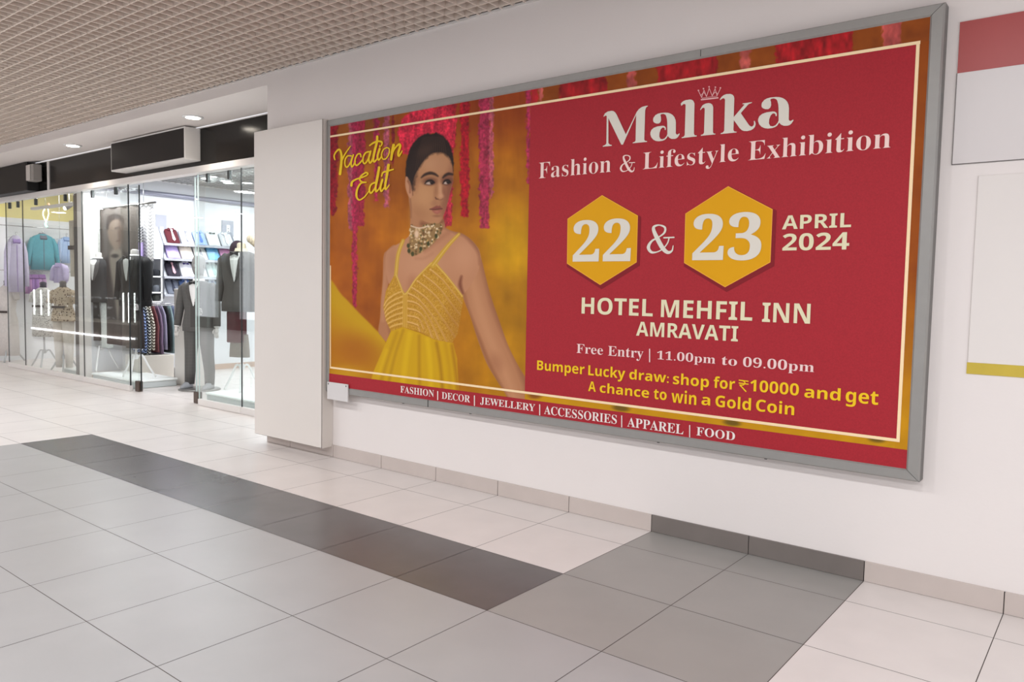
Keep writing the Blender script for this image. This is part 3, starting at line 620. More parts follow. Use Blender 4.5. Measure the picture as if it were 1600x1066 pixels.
class Sheet(MB):
    def word(s, body, face, x0, x1, bot, top, thin=0.0, y=YL-.003):
        v, f = text_mesh(body, face, thin); lo, hi = v.min(0), v.max(0)
        Zb, Zt = at(bot[0], bot[1], 1, y)[2], at(top[0], top[1], 1, y)[2]; ym = (bot[1]+top[1])/2
        Xa, Xb = at(x0, bot[1], 1, y)[0], at(x1, top[1], 1, y)[0]; n = len(s.v)
        for q in v: s.v.append((Xa+(q[0]-lo[0])/(hi[0]-lo[0])*(Xb-Xa)-OX, y, Zb+(q[1]-lo[1])/(hi[1]-lo[1])*(Zt-Zb)-OZ))
        for q in f: s.face([n+i for i in q])
        return s
    def outline(s, pts, org, sc_, y=YL-.003, dx=0):
        s.poly([(lambda q: (q[0]-OX+dx, y, q[2]-OZ))(at(org[0]+a/sc_, org[1]+b_/sc_, 1, y)) for a, b_ in pts])
    def strokes(s, pts, wd, org, sc_, y=YL-.003, n=8):
        P = catmull(pts, n) if len(pts) > 2 else np.array(pts, float); ws = np.interp(np.linspace(0, 1, len(P)), np.linspace(0, 1, len(wd)), wd) if isinstance(wd, (list, tuple)) else np.full(len(P), wd)
        s.lift = getattr(s, 'lift', 0)
        def M_(q): r = at(org[0]+q[0]/sc_, org[1]+q[1]/sc_, 1, y); return (r[0]-OX, y-s.lift, r[2]-OZ)
        for i in range(len(P)-1):
            d = P[i+1]-P[i]; d = d/(np.linalg.norm(d)+1e-9); nn = np.array([-d[1], d[0]]); s.lift += 2e-6
            s.poly([M_(P[i]-nn*ws[i]/2), M_(P[i+1]-nn*ws[i+1]/2), M_(P[i+1]+nn*ws[i+1]/2), M_(P[i]+nn*ws[i]/2)])
        for i in range(0, len(P)):
            s.lift += 2e-6; s.poly([M_(P[i]+ws[i]/2*np.array([math.cos(t), math.sin(t)])) for t in [2*PI*k/10 for k in range(10)]])
AMP = [(1140, 590), (1128, 640), (1085, 655), (1035, 610), (985, 520), (950, 440), (955, 402), (1005, 388), (1058, 410), (1055, 460), (1000, 505), (930, 545), (898, 605), (925, 652), (980, 652), (1040, 620), (1085, 565), (1100, 515)]
AMPW = [8, 16, 34, 44, 44, 34, 24, 12, 22, 20, 12, 20, 34, 26, 12, 12, 12, 12]
def amp(sh, x0, y0, x1, y1):
    """ampersand drawn into the pixel box, after the large one (877..1152 by 380..663)"""
    fx, fy = (x1-x0)/275., (y1-y0)/283.; y = YL-.003
    P = [((a-877)*fx*6.27, (b_-380)*fy*6.27) for a, b_ in AMP]; k = (fx+fy)/2*6.27
    sh.strokes(P, [q*k for q in AMPW], (x0, y0), 6.27); sh.strokes([((1050-877)*fx*6.27, (512-380)*fy*6.27), ((1148-877)*fx*6.27, (508-380)*fy*6.27)], 14*k, (x0, y0), 6.27)
# headline
Mg = [(105, 972), (105, 962), (140, 945), (155, 925), (160, 545), (150, 538), (135, 543), (120, 556), (115, 548), (135, 508), (175, 482), (230, 472), (252, 476), (270, 488), (286, 506), (300, 530), (425, 800), (545, 555), (575, 490), (605, 450), (650, 418), (690, 407), (730, 400), (728, 412), (713, 420), (703, 435), (693, 470), (681, 870), (690, 888), (720, 893), (718, 904), (520, 923), (522, 914), (548, 903), (560, 885), (568, 530), (385, 942), (362, 942), (183, 575), (183, 920), (200, 940), (232, 948), (230, 958)]
ag = [(850, 650), (820, 638), (806, 622), (803, 600), (808, 570), (835, 533), (865, 515), (905, 503), (970, 497), (1010, 500), (1045, 511), (1075, 530), (1100, 560), (1115, 600), (1120, 640), (1118, 780), (1124, 797), (1140, 803), (1168, 785), (1173, 795), (1150, 835), (1130, 853), (1105, 862), (1060, 862), (1030, 848), (1008, 822), (985, 860), (960, 878), (930, 890), (880, 896), (840, 890), (805, 872), (778, 840), (765, 800), (767, 770), (780, 738), (810, 710), (860, 690), (930, 680), (955, 682), (974, 695), (982, 715), (978, 740), (966, 737), (964, 715), (950, 704), (932, 706), (910, 730), (893, 780), (890, 830), (905, 862), (935, 868), (965, 855), (990, 825), (1002, 795), (1000, 640), (996, 590), (985, 545), (972, 525), (945, 515), (915, 520), (905, 532), (913, 560), (915, 600), (905, 632), (882, 650)]
lg = [(1190, 385), (1188, 375), (1205, 352), (1225, 337), (1255, 325), (1315, 315), (1340, 319), (1362, 334), (1378, 370), (1370, 790), (1382, 812), (1410, 815), (1408, 828), (1198, 852), (1200, 842), (1230, 830), (1242, 808), (1255, 390), (1245, 378), (1225, 378), (1195, 405)]
ig = [(128, 465), (125, 452), (150, 405), (168, 388), (200, 372), (240, 365), (270, 370), (292, 386), (305, 420), (302, 770), (312, 787), (337, 790), (335, 800), (133, 820), (135, 808), (165, 798), (178, 775), (188, 445), (180, 430), (165, 430), (150, 440)]
kg = [(400, 325), (398, 313), (420, 280), (450, 255), (490, 240), (545, 238), (575, 250), (592, 270), (598, 300), (590, 560), (735, 390), (738, 378), (712, 382), (714, 370), (845, 352), (842, 362), (800, 378), (778, 400), (688, 505), (800, 668), (822, 688), (845, 692), (868, 670), (872, 640), (868, 618), (878, 610), (890, 630), (895, 660), (885, 695), (862, 722), (830, 742), (780, 754), (730, 752), (700, 740), (670, 712), (592, 602), (586, 740), (600, 758), (632, 764), (628, 773), (410, 795), (408, 785), (443, 772), (458, 745), (470, 320), (458, 300), (440, 298), (420, 310)]
h = Sheet(); o1, o2 = (930, 120), (1080, 120)
h.outline(Mg, o1, 8.882); h.outline(ag, o1, 8.882); h.outline(lg, o1, 8.882); h.outline(ig, o2, 8.882); h.outline(kg, o2, 8.882)
dxa = at(1184.3, 190, 1, YL)[0]-at(1016.2, 207, 1, YL)[0]; h.outline(ag, o1, 8.882, dx=dxa)
h.build('headline_lettering', print_white, poster)
cr = Sheet(); pinkish = mat('pink_print', (232, 176, 176), .6, spec=.25)
for q in ((100, 190), (170, 165), (248, 140), (335, 145), (405, 155)): cr.strokes([q, (q[0]+1, q[1])], 22, o2, 8.882)
for q in ([(103, 200), (145, 288)], [(145, 288), (178, 185)], [(178, 185), (212, 275)], [(212, 275), (250, 160)], [(250, 160), (292, 268)], [(292, 268), (332, 165)], [(332, 165), (358, 262)], [(358, 262), (402, 170)], [(130, 262), (178, 222), (212, 275)], [(292, 262), (332, 215), (368, 240)]): cr.strokes(q, 9, o2, 8.882)
cr.strokes([(142, 318), (370, 292)], 20, o2, 8.882); cr.strokes([(150, 296), (360, 268)], 6, o2, 8.882)
cr.build('crown_emblem', pinkish, poster)
t2 = Sheet()
t2.word('Fashion', SERIF, 841.8, 955, (842, 279.4), (917, 246), -.009); amp(t2, 968.2, 242, 992.2, 268.6)
t2.word('Lifestyle', SERIF, 1004.4, 1154.4, (1104.6, 264), (1050, 233.5), -.009); t2.word('Exhibition', SERIF, 1168.9, 1392.8, (1169.8, 251.3), (1331, 203.6), -.009)
t2.build('subtitle_lettering', mat('blush_print', (246, 214, 206), .6, spec=.25), poster)
t3 = Sheet(); t3.word('22', SERIF, 894.7, 987.2, (914.7, 408.8), (965.7, 341.4), .006, YL-.0045); t3.word('23', SERIF, 1081.4, 1191.7, (1105.6, 407.6), (1171.4, 331), .006, YL-.0045)
amp(t3, 1009.9, 350.6, 1053.7, 395.7); t3.build('date_numerals', print_white, poster)
t4 = Sheet()
for a in (('APRIL', 1221.8, 1330.7, (1226, 358.4), (1314.7, 333.1)), ('2024', 1222.2, 1327.8, (1233.6, 391.8), (1286, 363.5)), ('HOTEL', 908.5, 1020.6, (912.5, 490.6), (912.5, 464.6)), ('MEHFIL', 1032.5, 1176.5, (1035, 495.6), (1035, 468.5)), ('INN', 1190.5, 1267, (1194.2, 503.1), (1194.2, 473)), ('AMRAVATI', 993.8, 1154, (996.2, 524.6), (1003, 503))):
    t4.word(a[0], SANS, *a[1:])
t4.build('venue_lettering', mat('ivory_print', (228, 220, 184), .6, spec=.25), poster)
t5 = Sheet()
for a in (('Free', 900.7, 942.4, (903.3, 551.9), (904.7, 537.6)), ('Entry', 949.6, 1005.7, (996.7, 564.1), (955, 541)), ('11.00pm', 1026.2, 1118.3, (1086, 570), (1064, 550.5)), ('to', 1127.5, 1152, (1134, 570.8), (1131.9, 557)), ('09.00pm', 1160.3, 1273, (1234.7, 583.3), (1169, 558.1))): t5.word(a[0], SERIF, *a[1:], thin=-.004)
t5.strokes([(1015, 545.8), (1015, 565.5)], 1.8, (0, 0), 1)
t5.build('hours_lettering', mat('pale_pink_print', (240, 208, 204), .6, spec=.25), poster)
t6 = Sheet()
for a in (('Bumper', 838.9, 913.7, (883.9, 587.5), (843, 563.5)), ('Lucky', 918.8, 977.3, (969.4, 596.6), (956.5, 573.2)), ('draw:', 983, 1045.6, (1037, 598), (994.6, 577.5)), ('shop', 1051, 1108.3, (1097.3, 610.2), (1067.3, 584)), ('for', 1114.8, 1149, (1119.9, 606.7), (1121, 588.3)), ('10000', 1171.9, 1249, (1176.7, 611.7), (1186.6, 594.2)), ('and', 1256.6, 1313.9, (1261, 621.6), (1310, 606.7)), ('get', 1320.7, 1373, (1328.8, 635.8), (1368, 612.4)),
          ('A', 919, 931.3, (922, 611.5), (925.6, 596.4)), ('chance', 937, 1014.7, (942.8, 614.1), (952.2, 599.5)), ('to', 1021.2, 1042, (1035.5, 625.2), (1024, 608.4)), ('win', 1048.8, 1088.6, (1053.5, 629.2), (1071.7, 610.6)), ('a', 1095.8, 1110, (1103.4, 633.6), (1103.4, 620.5)), ('Gold', 1117.7, 1173.9, (1125.3, 636.4), (1155.3, 620.5)), ('Coin', 1181, 1241.7, (1188.8, 643.4), (1221.6, 627))): t6.word(a[0], SANS, *a[1:])
R_ = (1154.9, 592.7)
for q in ([(0, 1.5), (14, 3.3)], [(0, 6), (14, 7.8)]): t6.strokes(q, 1.7, R_, 1)
t6.strokes([(2, 1.8), (7, 3), (9, 6), (6.5, 9), (1, 9)], 1.7, R_, 1); t6.strokes([(1.2, 9), (10.5, 19)], 1.9, R_, 1)
t6.build('prize_lettering', mat('yellow_print', (240, 196, 30), .6, spec=.25), poster)
t7 = Sheet()
for a in (('FASHION', 625.6, 678.3, (628.8, 613.8), (628.8, 603.3)), ('DECOR', 690.2, 734.7, (692.8, 623.6), (692.8, 612.7)), ('JEWELLERY', 750.2, 836.6, (758, 633.6), (758, 621.6)), ('ACCESSORIES', 850, 964.4, (854, 647.6), (856, 634.4)), ('APPAREL', 980, 1068.6, (984, 667), (985, 652.6)), ('FOOD', 1088, 1149, (1092, 681), (1092, 667.4))): t7.word(a[0], SERIF, *a[1:], thin=-.002)
for x_, y0_, y1_ in ((683.9, 611.9, 624.7), (741.3, 618.6, 633.8), (843.3, 632.5, 648.6), (971.4, 650, 667.4), (1077.6, 665, 683)): t7.strokes([(x_, y0_), (x_, y1_)], 1.5, (0, 0), 1)
t7.build('footer_lettering', mat('footer_print', (238, 226, 220), .6, spec=.25), poster)
t8 = Sheet(); ov = (510, 200)
for q, wd in (([(118, 440), (108, 385), (140, 325), (180, 300), (205, 350), (210, 450), (190, 640)], [14, 16, 18, 20, 24, 26, 28]), ([(205, 480), (255, 370), (335, 252)], [18, 16, 9]), ([(345, 388), (295, 390), (262, 440), (258, 510), (285, 545), (325, 500), (352, 430), (374, 375)], 16), ([(374, 375), (345, 480), (352, 540), (378, 515), (402, 465)], 17),
              ([(480, 398), (470, 360), (432, 370), (402, 430), (398, 490), (422, 520), (462, 490), (505, 440)], 16), ([(592, 330), (548, 345), (515, 400), (510, 470), (535, 495), (572, 450), (605, 375), (618, 322)], 17), ([(615, 325), (590, 420), (600, 480), (620, 478), (645, 430)], 19),
              ([(708, 120), (702, 200), (670, 330), (652, 440), (672, 468), (718, 410)], [26, 26, 26, 24, 20, 12]), ([(602, 245), (660, 205), (730, 185), (775, 202), (762, 250)], [14, 20, 20, 18, 10]), ([(742, 290), (712, 390), (728, 445), (770, 390)], [24, 22, 18, 12]),
              ([(842, 272), (795, 300), (768, 370), (785, 430), (830, 425), (870, 360), (876, 295), (842, 272)], 14), ([(935, 238), (915, 340), (902, 440)], [30, 28, 24]), ([(905, 400), (950, 290), (1010, 228), (1027, 255), (1000, 350), (1012, 392), (1055, 318)], [10, 16, 22, 26, 24, 18, 10]),
              ([(350, 800), (360, 750), (420, 712), (490, 690), (560, 660), (578, 632), (548, 622), (490, 662), (465, 710), (492, 748), (555, 755)], [26, 22, 18, 17, 16, 16, 17, 18, 18, 18, 14]), ([(555, 755), (482, 770), (432, 850), (422, 950), (460, 1000), (530, 960), (592, 880)], [14, 18, 22, 22, 16, 14, 10]),
              ([(672, 760), (622, 790), (600, 860), (620, 905), (662, 860), (702, 770), (735, 550)], [18, 18, 20, 20, 16, 18, 28]), ([(735, 560), (692, 780), (692, 880), (722, 860), (758, 800)], [26, 22, 20, 16, 10]), ([(782, 720), (755, 820), (767, 880), (812, 820)], [24, 22, 18, 12]),
              ([(867, 515), (850, 620), (822, 790), (828, 852), (880, 790)], [30, 28, 24, 20, 10]), ([(772, 670), (790, 620), (850, 600), (935, 575)], [14, 18, 20, 14]), ([(745, 250), (749, 262)], 16)):
    t8.strokes(q, [k_*1.3 for k_ in wd] if isinstance(wd, list) else wd*1.3, ov, 8.885)
t8.build('script_lettering', mat('script_yellow_print', (236, 196, 28), .6, spec=.25), poster)

# all print lies in the one printed sheet
import bmesh
bm_ = bmesh.new(); bm_.from_mesh(poster.data); mats_ = list(poster.data.materials)
for ch in children(poster):
    base_ = len(mats_); mats_ += list(ch.data.materials); n0 = len(bm_.faces); bm_.from_mesh(ch.data); bm_.faces.ensure_lookup_table()
    for k in range(n0, len(bm_.faces)): bm_.faces[k].material_index += base_
    dm = ch.data; bpy.data.objects.remove(ch); bpy.data.meshes.remove(dm)
bm_.to_mesh(poster.data); bm_.free()
for m_ in mats_[1:]: poster.data.materials.append(m_)

# ------------------------------------------------------------------ signs at the right end of the wall
rs = tag(empty('wall_sign', (1.491, 0, 2.057)), 'blank wall sign with red upper band, right of the billboard', 'sign')
MB().bbox(0, 1.2, -.006, -.001, 0, .414, .0005).build('white_panel', mat('sign_white', (214, 208, 206), .35), rs)
MB().box(0, 1.2, -.0075, -.001, .414, .644).build('red_band', mat('sign_red', (166, 66, 64), .35, noise=.03, nscale=4), rs)
ed = MB().box(-.0015, 1.2, -.0065, -.0005, -.0035, 0).box(-.003, 0, -.0065, -.0005, -.0035, .414); ed.build('edge_line', mat('edge_grey', (110, 105, 102), .6), rs)
ps = tag(empty('paper_notice', (1.600, 0, 1.087)), 'faint blank white paper notice with ochre strip along its bottom edge', 'notice')
MB().bbox(0, 1.1, -.004, -.001, .053, .908, .0004).build('paper', mat('notice_paper', (226, 220, 215), .6), ps)
MB().box(-.003, 1.1, -.0048, -.0005, 0, .053).build('ochre_strip', mat('ochre', (196, 172, 60), .6, noise=.04, nscale=10), ps)
MB().box(-.0015, .0, -.004, -.0005, .053, .908).build('paper_edge', mat('faint_edge', (190, 182, 178), .7), ps)

#SHOP
# ------------------------------------------------------------------ shop fittings
def ring(cx, cy, z, rx, ry, n=20, p=2.4, rot=0, fr=0):
    out = []
    for k in range(n):
        t = 2*PI*k/n; c, s_ = math.cos(t), math.sin(t); x = rx*math.copysign(abs(c)**(2/p), c); y = ry*math.copysign(abs(s_)**(2/p), s_)
        y += fr*math.sin(5*t)
        out.append((cx+x*math.cos(rot)-y*math.sin(rot), cy+x*math.sin(rot)+y*math.cos(rot), z))
    return out
skinm = mat('mannequin_grey', (150, 148, 146), .4); shirt_w = mat('shirt_white', (236, 234, 232), .7); hand_w = mat('mannequin_hand', (206, 202, 198), .5)
def cloth(name, rgb): return mat('cloth_'+name, rgb, .85, noise=.06, nscale=25)
charcoal = cloth('charcoal', (42, 42, 45)); coal = cloth('black', (9, 9, 12)); suitg = cloth('suit_grey', (112, 106, 100)); burg = cloth('burgundy', (84, 18, 30))
def jacket_on(t, zb, zs, cm, lap, fw=.235, back=0, open_v=True, sleeves=True, sl_len=.60, spread=.06, bow=True, shirt=shirt_w, pocket=None):
    """jacket, shirt front, lapels, bow tie and sleeves; the form faces -Y; zb hem, zs shoulder line"""
    h = zs-zb
    prof = [(0, .97, .60), (.12, .98, .60), (.40, .84, .50), (.62, .93, .56), (.80, 1.0, .60), (.90, .96, .52), (.965, .72, .42), (1.01, .36, .30)]
    j = MB(); j.smooth = True
    j.loft([ring(0, 0, zb+h*a, fw*b_, fw*c, 24, 2.3) for a, b_, c in prof]); j.build('jacket', cm, t)
    if open_v:
        v = MB(); v.smooth = True; zt = zb+h*.98; zv = zb+h*.50
        pts = []
        for k in range(9):
            f = k/8; z = zv+(zt-zv)*f; hw = .008+.062*f**.8 if f < .85 else .07-.012*(f-.85)/.15
            yy = -fw*(.56+.03*math.sin(f*PI))*(1 if f < .8 else 1-.25*(f-.8)/.2)-.012
            pts.append((hw, yy, z))
        for (a, ya, za), (b_, yb, zb_) in zip(pts, pts[1:]):
            v.poly([(-a, ya+.01, za), (0, ya, za), (0, yb, zb_), (-b_, yb+.01, zb_)]).poly([(0, ya, za), (a, ya+.01, za), (b_, yb+.01, zb_), (0, yb, zb_)])
        v.build('shirt_front', shirt, t)
        for s_ in (-1, 1):
            l = MB(); n = []
            for (a, ya, za), wd in zip(pts, (.01, .025, .04, .052, .06, .066, .055, .05, .03)): n.append(((s_*a, ya+.006, za), (s_*(a+wd), ya+.022, za+.004)))
            for (a, b_), (c, d) in zip(n, n[1:]): l.obox([(a[i]+b_[i]+c[i]+d[i])/4 for i in range(3)], [(b_[i]-a[i]+d[i]-c[i])/4 for i in range(3)], (0, .003, 0), [(c[i]-a[i]+d[i]-b_[i])/4 for i in range(3)])
            l.build('lapel', lap, t)
    if bow:
        b = MB(); zt = zb+h*.965; y = -fw*.48-.03
        for s_ in (-1, 1): b.loft([[(s_*.006, y-.004, zt-.008), (s_*.006, y-.004, zt+.008), (s_*.006, y+.01, zt+.008), (s_*.006, y+.01, zt-.008)], [(s_*.052, y-.008, zt-.027), (s_*.052, y-.008, zt+.027), (s_*.052, y+.012, zt+.027), (s_*.052, y+.012, zt-.027)]])
        b.ell((0, y, zt), .011, .012, .012, 8, 6); b.build('bow_tie', black, t)
    if pocket: MB().obox((.11, -fw*.56-.004, zb+h*.70), (.03, .008, .006), (0, .003, 0), (-.004, 0, .012)).build('pocket_square', pocket, t)
    if sleeves:
        for s_ in (-1, 1):
            x = fw*.86
            MB().tube([(s_*x*.86, 0, zs-.05), (s_*(x+.02), -.005, zs-.10), (s_*(x+spread*.7), -.02, zs-.32), (s_*(x+spread), -.05, zs-sl_len)], [.055, .072, .058, .046], 14).build('sleeve', cm, t)
def neck(t, z, m_=hand_w, collar=shirt_w):
    MB().lathe((0, .0, z-.06), [(.065, 0), (.056, .05), (.052, .12), (.03, .135)], 16).build('neck_stub', m_, t)
    c = MB(); c.smooth = True
    c.loft([ring(0, 0, z-.05, .085, .075, 18), ring(0, -.004, z+.005, .070, .064, 18), ring(0, -.004, z+.004, .064, .058, 18)], False); c.build('collar', collar, t)
def tripod(t, z, m_=white_metal, r=.25, hub=.26, pole=True):
    if pole: MB().tube([(0, 0, hub), (0, 0, z)], .014, 12).build('stand_pole', m_, t)
    MB().lathe((0, 0, hub-.03), [(.02, 0), (.035, .01), (.035, .05), (.02, .07)], 16).build('stand_hub', m_, t)
    for k in range(3):
        a = -PI/2+2*PI*k/3+.5; c, s_ = math.cos(a), math.sin(a)
        MB().tube(catmull([(.02*c, .02*s_, hub), (.08*c, .08*s_, hub+.02), (.16*c, .16*s_, hub*.55), (r*c, r*s_, .012)], 4), .013, 10).build('stand_leg', m_, t)
PZ = .115
def trousers_hung(t, z0, z1, w_, cm, name='trousers', y=0, x=0):
    j = MB(); j.smooth = True
    j.loft([ring(x, y, z0+(z1-z0)*a, w_*b_, .045, 16, 3, fr=.006) for a, b_ in ((0, 1), (.3, .98), (.7, .9), (1, .8))]); return j.build(name, cm, t)
# black tuxedo form on tripod
q = at(213, 590, 1, .96)
t = tag(empty('dress_form', (q[0], .96, PZ), .30), 'dress form in black tuxedo jacket with bow tie, standing in the open doorway', 'dress form')
jacket_on(t, 1.00, 1.68, coal, black, .25); neck(t, 1.70); tripod(t, 1.02, hub=.30)
trousers_hung(t, .42, 1.03, .15, cloth('brown_black', (44, 36, 36)), 'hanging_trousers', y=-.01)
q = at(150, 590, 1, 1.05)
t = tag(empty('dress_form', (q[0]+.18, 1.05, PZ), .38), 'dress form in charcoal jacket and open white shirt left of the portrait banner', 'dress form')
jacket_on(t, 1.02, 1.66, charcoal, cloth('grey_lapel', (84, 82, 84)), .24, bow=False); neck(t, 1.68); tripod(t, 1.05, hub=.34)
trousers_hung(t, .45, 1.05, .12, charcoal, 'hanging_trousers', x=-.10)
MB().bbox(.06, .20, -.06, .04, .35, 1.02, .01).build('speckled_scarf', stripe_mat('speckle', (232, 236, 234), (176, 184, 184), 60, 'dots', .28), t)
q = at(378, 600, 1, 1.2)
t = tag(empty('dress_form', (q[0], 1.2, .13), .42), 'dress form in grey suit jacket with bow tie, nearest the tall white wall box', 'dress form')
jacket_on(t, .98, 1.70, cloth('warm_grey', (84, 79, 77)), cloth('mid_lapel', (70, 66, 65)), .26, pocket=black); neck(t, 1.74, mat('cream_neck', (226, 208, 184), .6), mat('cream_collar', (228, 214, 190), .7)); tripod(t, 1.0, hub=.30)
MB().bbox(-.16, .05, -.08, .04, .60, .98, .01).build('burgundy_waistcoat', burg, t); trousers_hung(t, .42, .70, .13, cloth('taupe', (128, 118, 106)), 'hanging_trousers', x=-.03)
sc_ = MB(); sc_.smooth = True
for k in range(9): a = k/8; sc_.ell((.10+.14*a, .02, 1.86-.10*a+.02*(k % 2)), .035, .04, .05, 8, 6)
sc_.build('ruffled_scarf', mat('cream_ruffle', (222, 200, 176), .7), t)
MB().ell((-.12, .10, 1.73), .10, .09, .12, 14, 10).build('plum_cushion', cloth('plum', (60, 34, 50)), t)

# full standing mannequin
q = at(312, 605, 1, 1.42)
t = tag(empty('mannequin', (q[0], 1.42, .0), .50), 'full-height grey mannequin in three-piece grey check suit on round base', 'mannequin')
MB().lathe((0, 0, 0), [(.002, 0), (.27, 0), (.27, .012), (.25, .022), (.002, .024)], 32).build('round_base', mat('base_steel', (140, 138, 134), .3, metal=.6), t)
check = stripe_mat('suit_check', (94, 91, 89), (86, 84, 82), 22, 'check', .9)
for s_, dx, dy in ((-1, -.02, .0), (1, .03, -.02)):
    MB().tube([(s_*.085, 0, .96), (s_*.095+dx*.3, -.005, .80), (s_*.105+dx, dy, .50), (s_*.125+dx, dy+.01, .26), (s_*.13+dx, dy, .075)], [.112, .106, .080, .070, .062], 18).build('trouser_leg', check, t)
    f = MB(); f.smooth = True; X = s_*.14+dx; f.loft([ring(X, dy-.05+o, .024+z, a, b_, 16, 2.2) for o, z, a, b_ in ((0, 0, .046, .135), (0, .03, .046, .135), (.02, .055, .042, .10), (.05, .085, .036, .05))]); f.build('shoe', mat('shoe_silver', (150, 152, 156), .3), t)
jacket_on(t, .80, 1.47, check, cloth('check_lapel', (84, 81, 79)), .235, sl_len=.60, spread=.09)
v = MB(); v.poly([(-.035, -.150, .86), (.035, -.150, .86), (.03, -.152, 1.12), (-.03, -.152, 1.12)]); v.build('waistcoat', cloth('waistcoat', (70, 66, 64)), t)
for s_ in (-1, 1):
    X = s_*(.235*.86+.09)
    MB().tube([(X, -.05, .875), (X, -.053, .855)], .040, 14).build('shirt_cuff', shirt_w, t)
    hd = MB(); hd.tube([(X, -.055, .86), (X+s_*.004, -.06, .82), (X, -.065, .785)], [.026, .036, .034], 12, .6)
    for k in range(4): hd.tube([(X-.024+.016*k, -.066, .79), (X-.025+.017*k, -.072, .755-.004*(k in (1, 2))), (X-.024+.016*k, -.062, .722-.008*(k in (1, 2)))], [.0095, .009, .007], 8)
    hd.tube([(X-s_*.03, -.06, .83), (X-s_*.045, -.075, .80), (X-s_*.04, -.08, .775)], [.011, .010, .008], 8); hd.build('hand', hand_w, t)
neck(t, 1.50, skinm)
hd = MB(); hd.smooth = True
hd.loft([ring(0, yo, 1.545+z, rx, ry, 20, 2.1) for z, rx, ry, yo in ((0, .052, .060, .01), (.03, .060, .075, -.005), (.07, .070, .088, -.01), (.12, .077, .098, -.008), (.17, .080, .102, -.002), (.22, .076, .096, .004), (.26, .058, .074, .006), (.285, .02, .028, .006))])
hd.tube([(0, -.098, 1.70), (0, -.118, 1.665), (0, -.10, 1.65)], [.008, .015, .010], 8)
for s_ in (-1, 1): hd.ell((s_*.079, .005, 1.675), .010, .020, .030, 8, 6); hd.ell((s_*.03, -.093, 1.70), .016, .010, .008, 8, 6)
hd.ell((0, -.092, 1.615), .024, .012, .008, 8, 6); hd.build('head', skinm, t)

# portrait banner and the patterned fabrics on the same rod
BY = 1.06
zr = at(200, 321, 1, BY)[2]; xa, xb = at(151, 326, 1, BY)[0], at(243, 317, 1, BY)[0]
rod = tag(empty('banner_rod', ((xa+xb)/2, BY, zr)), 'thin grey rod hung from the shop ceiling carrying the portrait banner', 'rod')
MB().tube([(xa-(xa+xb)/2, 0, 0), (xb-(xa+xb)/2, 0, 0)], .013, 10).build('rod', mat('rod_grey', (120, 118, 114), .4, metal=.5), rod)
for x in (-.55, .55): MB().tube([(x, 0, 0), (x, 0, 3.03-zr)], .004, 6).build('hanging_wire', mat('wire', (170, 170, 170), .4), rod)
x0, x1 = at(156, 326, 1, BY)[0], at(216, 320, 1, BY)[0]; z0 = at(190, 540, 1, BY)[2]; z1 = zr-.012
nx, nz = 90, 150; XX, ZZ = np.meshgrid(np.linspace(x0, x1, nx), np.linspace(z0, z1, nz)); PX, PYy = project(XX, np.full(XX.shape, BY), ZZ)
p = Paint(PX, PYy); f = fbm(PX, PYy, 30, 55, 3); p.c[:] = (118, 110, 104); p.c += ((f-.5)*26)[..., None]
p.poly([(160, 420), (170, 400), (182, 390), (200, 396), (216, 410), (222, 545), (156, 545)], (74, 66, 66), 3, .9)
p.poly([(174, 392), (186, 388), (192, 402), (188, 470), (184, 500), (178, 460), (172, 410)], (176, 166, 152), 2, .9)
p.poly([(169, 352), (173, 341), (184, 339), (191, 350), (191, 368), (189, 384), (181, 392), (173, 380), (169, 366)], (166, 146, 130), 1.6, .95)
p.poly([(166, 352), (170, 338), (182, 334), (193, 341), (192, 352), (186, 343), (174, 346), (169, 360)], (62, 54, 50), 1.4, .95); p.ell(189, 365, 4, 16, (112, 92, 82), .8, .8)
p.stroke([(180, 357), (188, 356)], 2.5, (84, 66, 58), 1, .7); p.stroke([(182, 377), (188, 376)], 2, (104, 76, 68), 1, .7); p.ell(180, 400, 6, 3, (50, 44, 44), .5, .9)
p.poly([(166, 520), (217, 520), (217, 545), (166, 545)], (60, 42, 44), 3, .8)
c = srgb2lin(np.clip(p.c*.82, 0, 255)).reshape(-1, 3); n = nx*nz
YY = BY+.006*np.sin((XX-x0)*18)
Vb = np.stack([XX, YY-.003, ZZ], -1).reshape(-1, 3); i = np.arange(n).reshape(nz, nx); Fb = np.stack([i[:-1, :-1], i[:-1, 1:], i[1:, 1:], i[1:, :-1]], -1).reshape(-1, 4).tolist()
Vk = Vb+np.array([0, .004, 0]); Fk = [[a+n for a in q_][::-1] for q_ in Fb]
me = bpy.data.meshes.new('portrait_banner'); me.from_pydata(np.concatenate([Vb, Vk]).tolist(), [], Fb+Fk); me.materials.append(photo_mat)
ca = me.color_attributes.new('print', 'FLOAT_COLOR', 'POINT'); ca.data.foreach_set('color', np.concatenate([np.concatenate([c, c]), np.ones((2*n, 1))], 1).ravel().astype(np.float32))
o = bpy.data.objects.new('portrait_banner', me); COL.objects.link(o); tag(o, 'tall grey fabric banner printed with a blurred portrait of a man in a suit', 'banner')
chev = stripe_mat('white_chevron', (244, 244, 246), (120, 120, 126), 22, 'chevron', .16)
def fabric(name, x0, x1, z0, z1, y, m_, wave=.008, k=40, th=.004):
    b_ = MB(); n_ = 14; b_.smooth = True; X = np.linspace(x0, x1, n_)
    f = [(x, y+wave*math.sin((x-x0)*k)) for x in X]
    for (xa_, ya_), (xc, yc) in zip(f, f[1:]):
        b_.poly([(xa_, ya_, z0), (xc, yc, z0), (xc, yc, z1), (xa_, ya_, z1)]).poly([(xc, yc+th, z0), (xa_, ya_+th, z0), (xa_, ya_+th, z1), (xc, yc+th, z1)])
    return b_.build(name, m_)
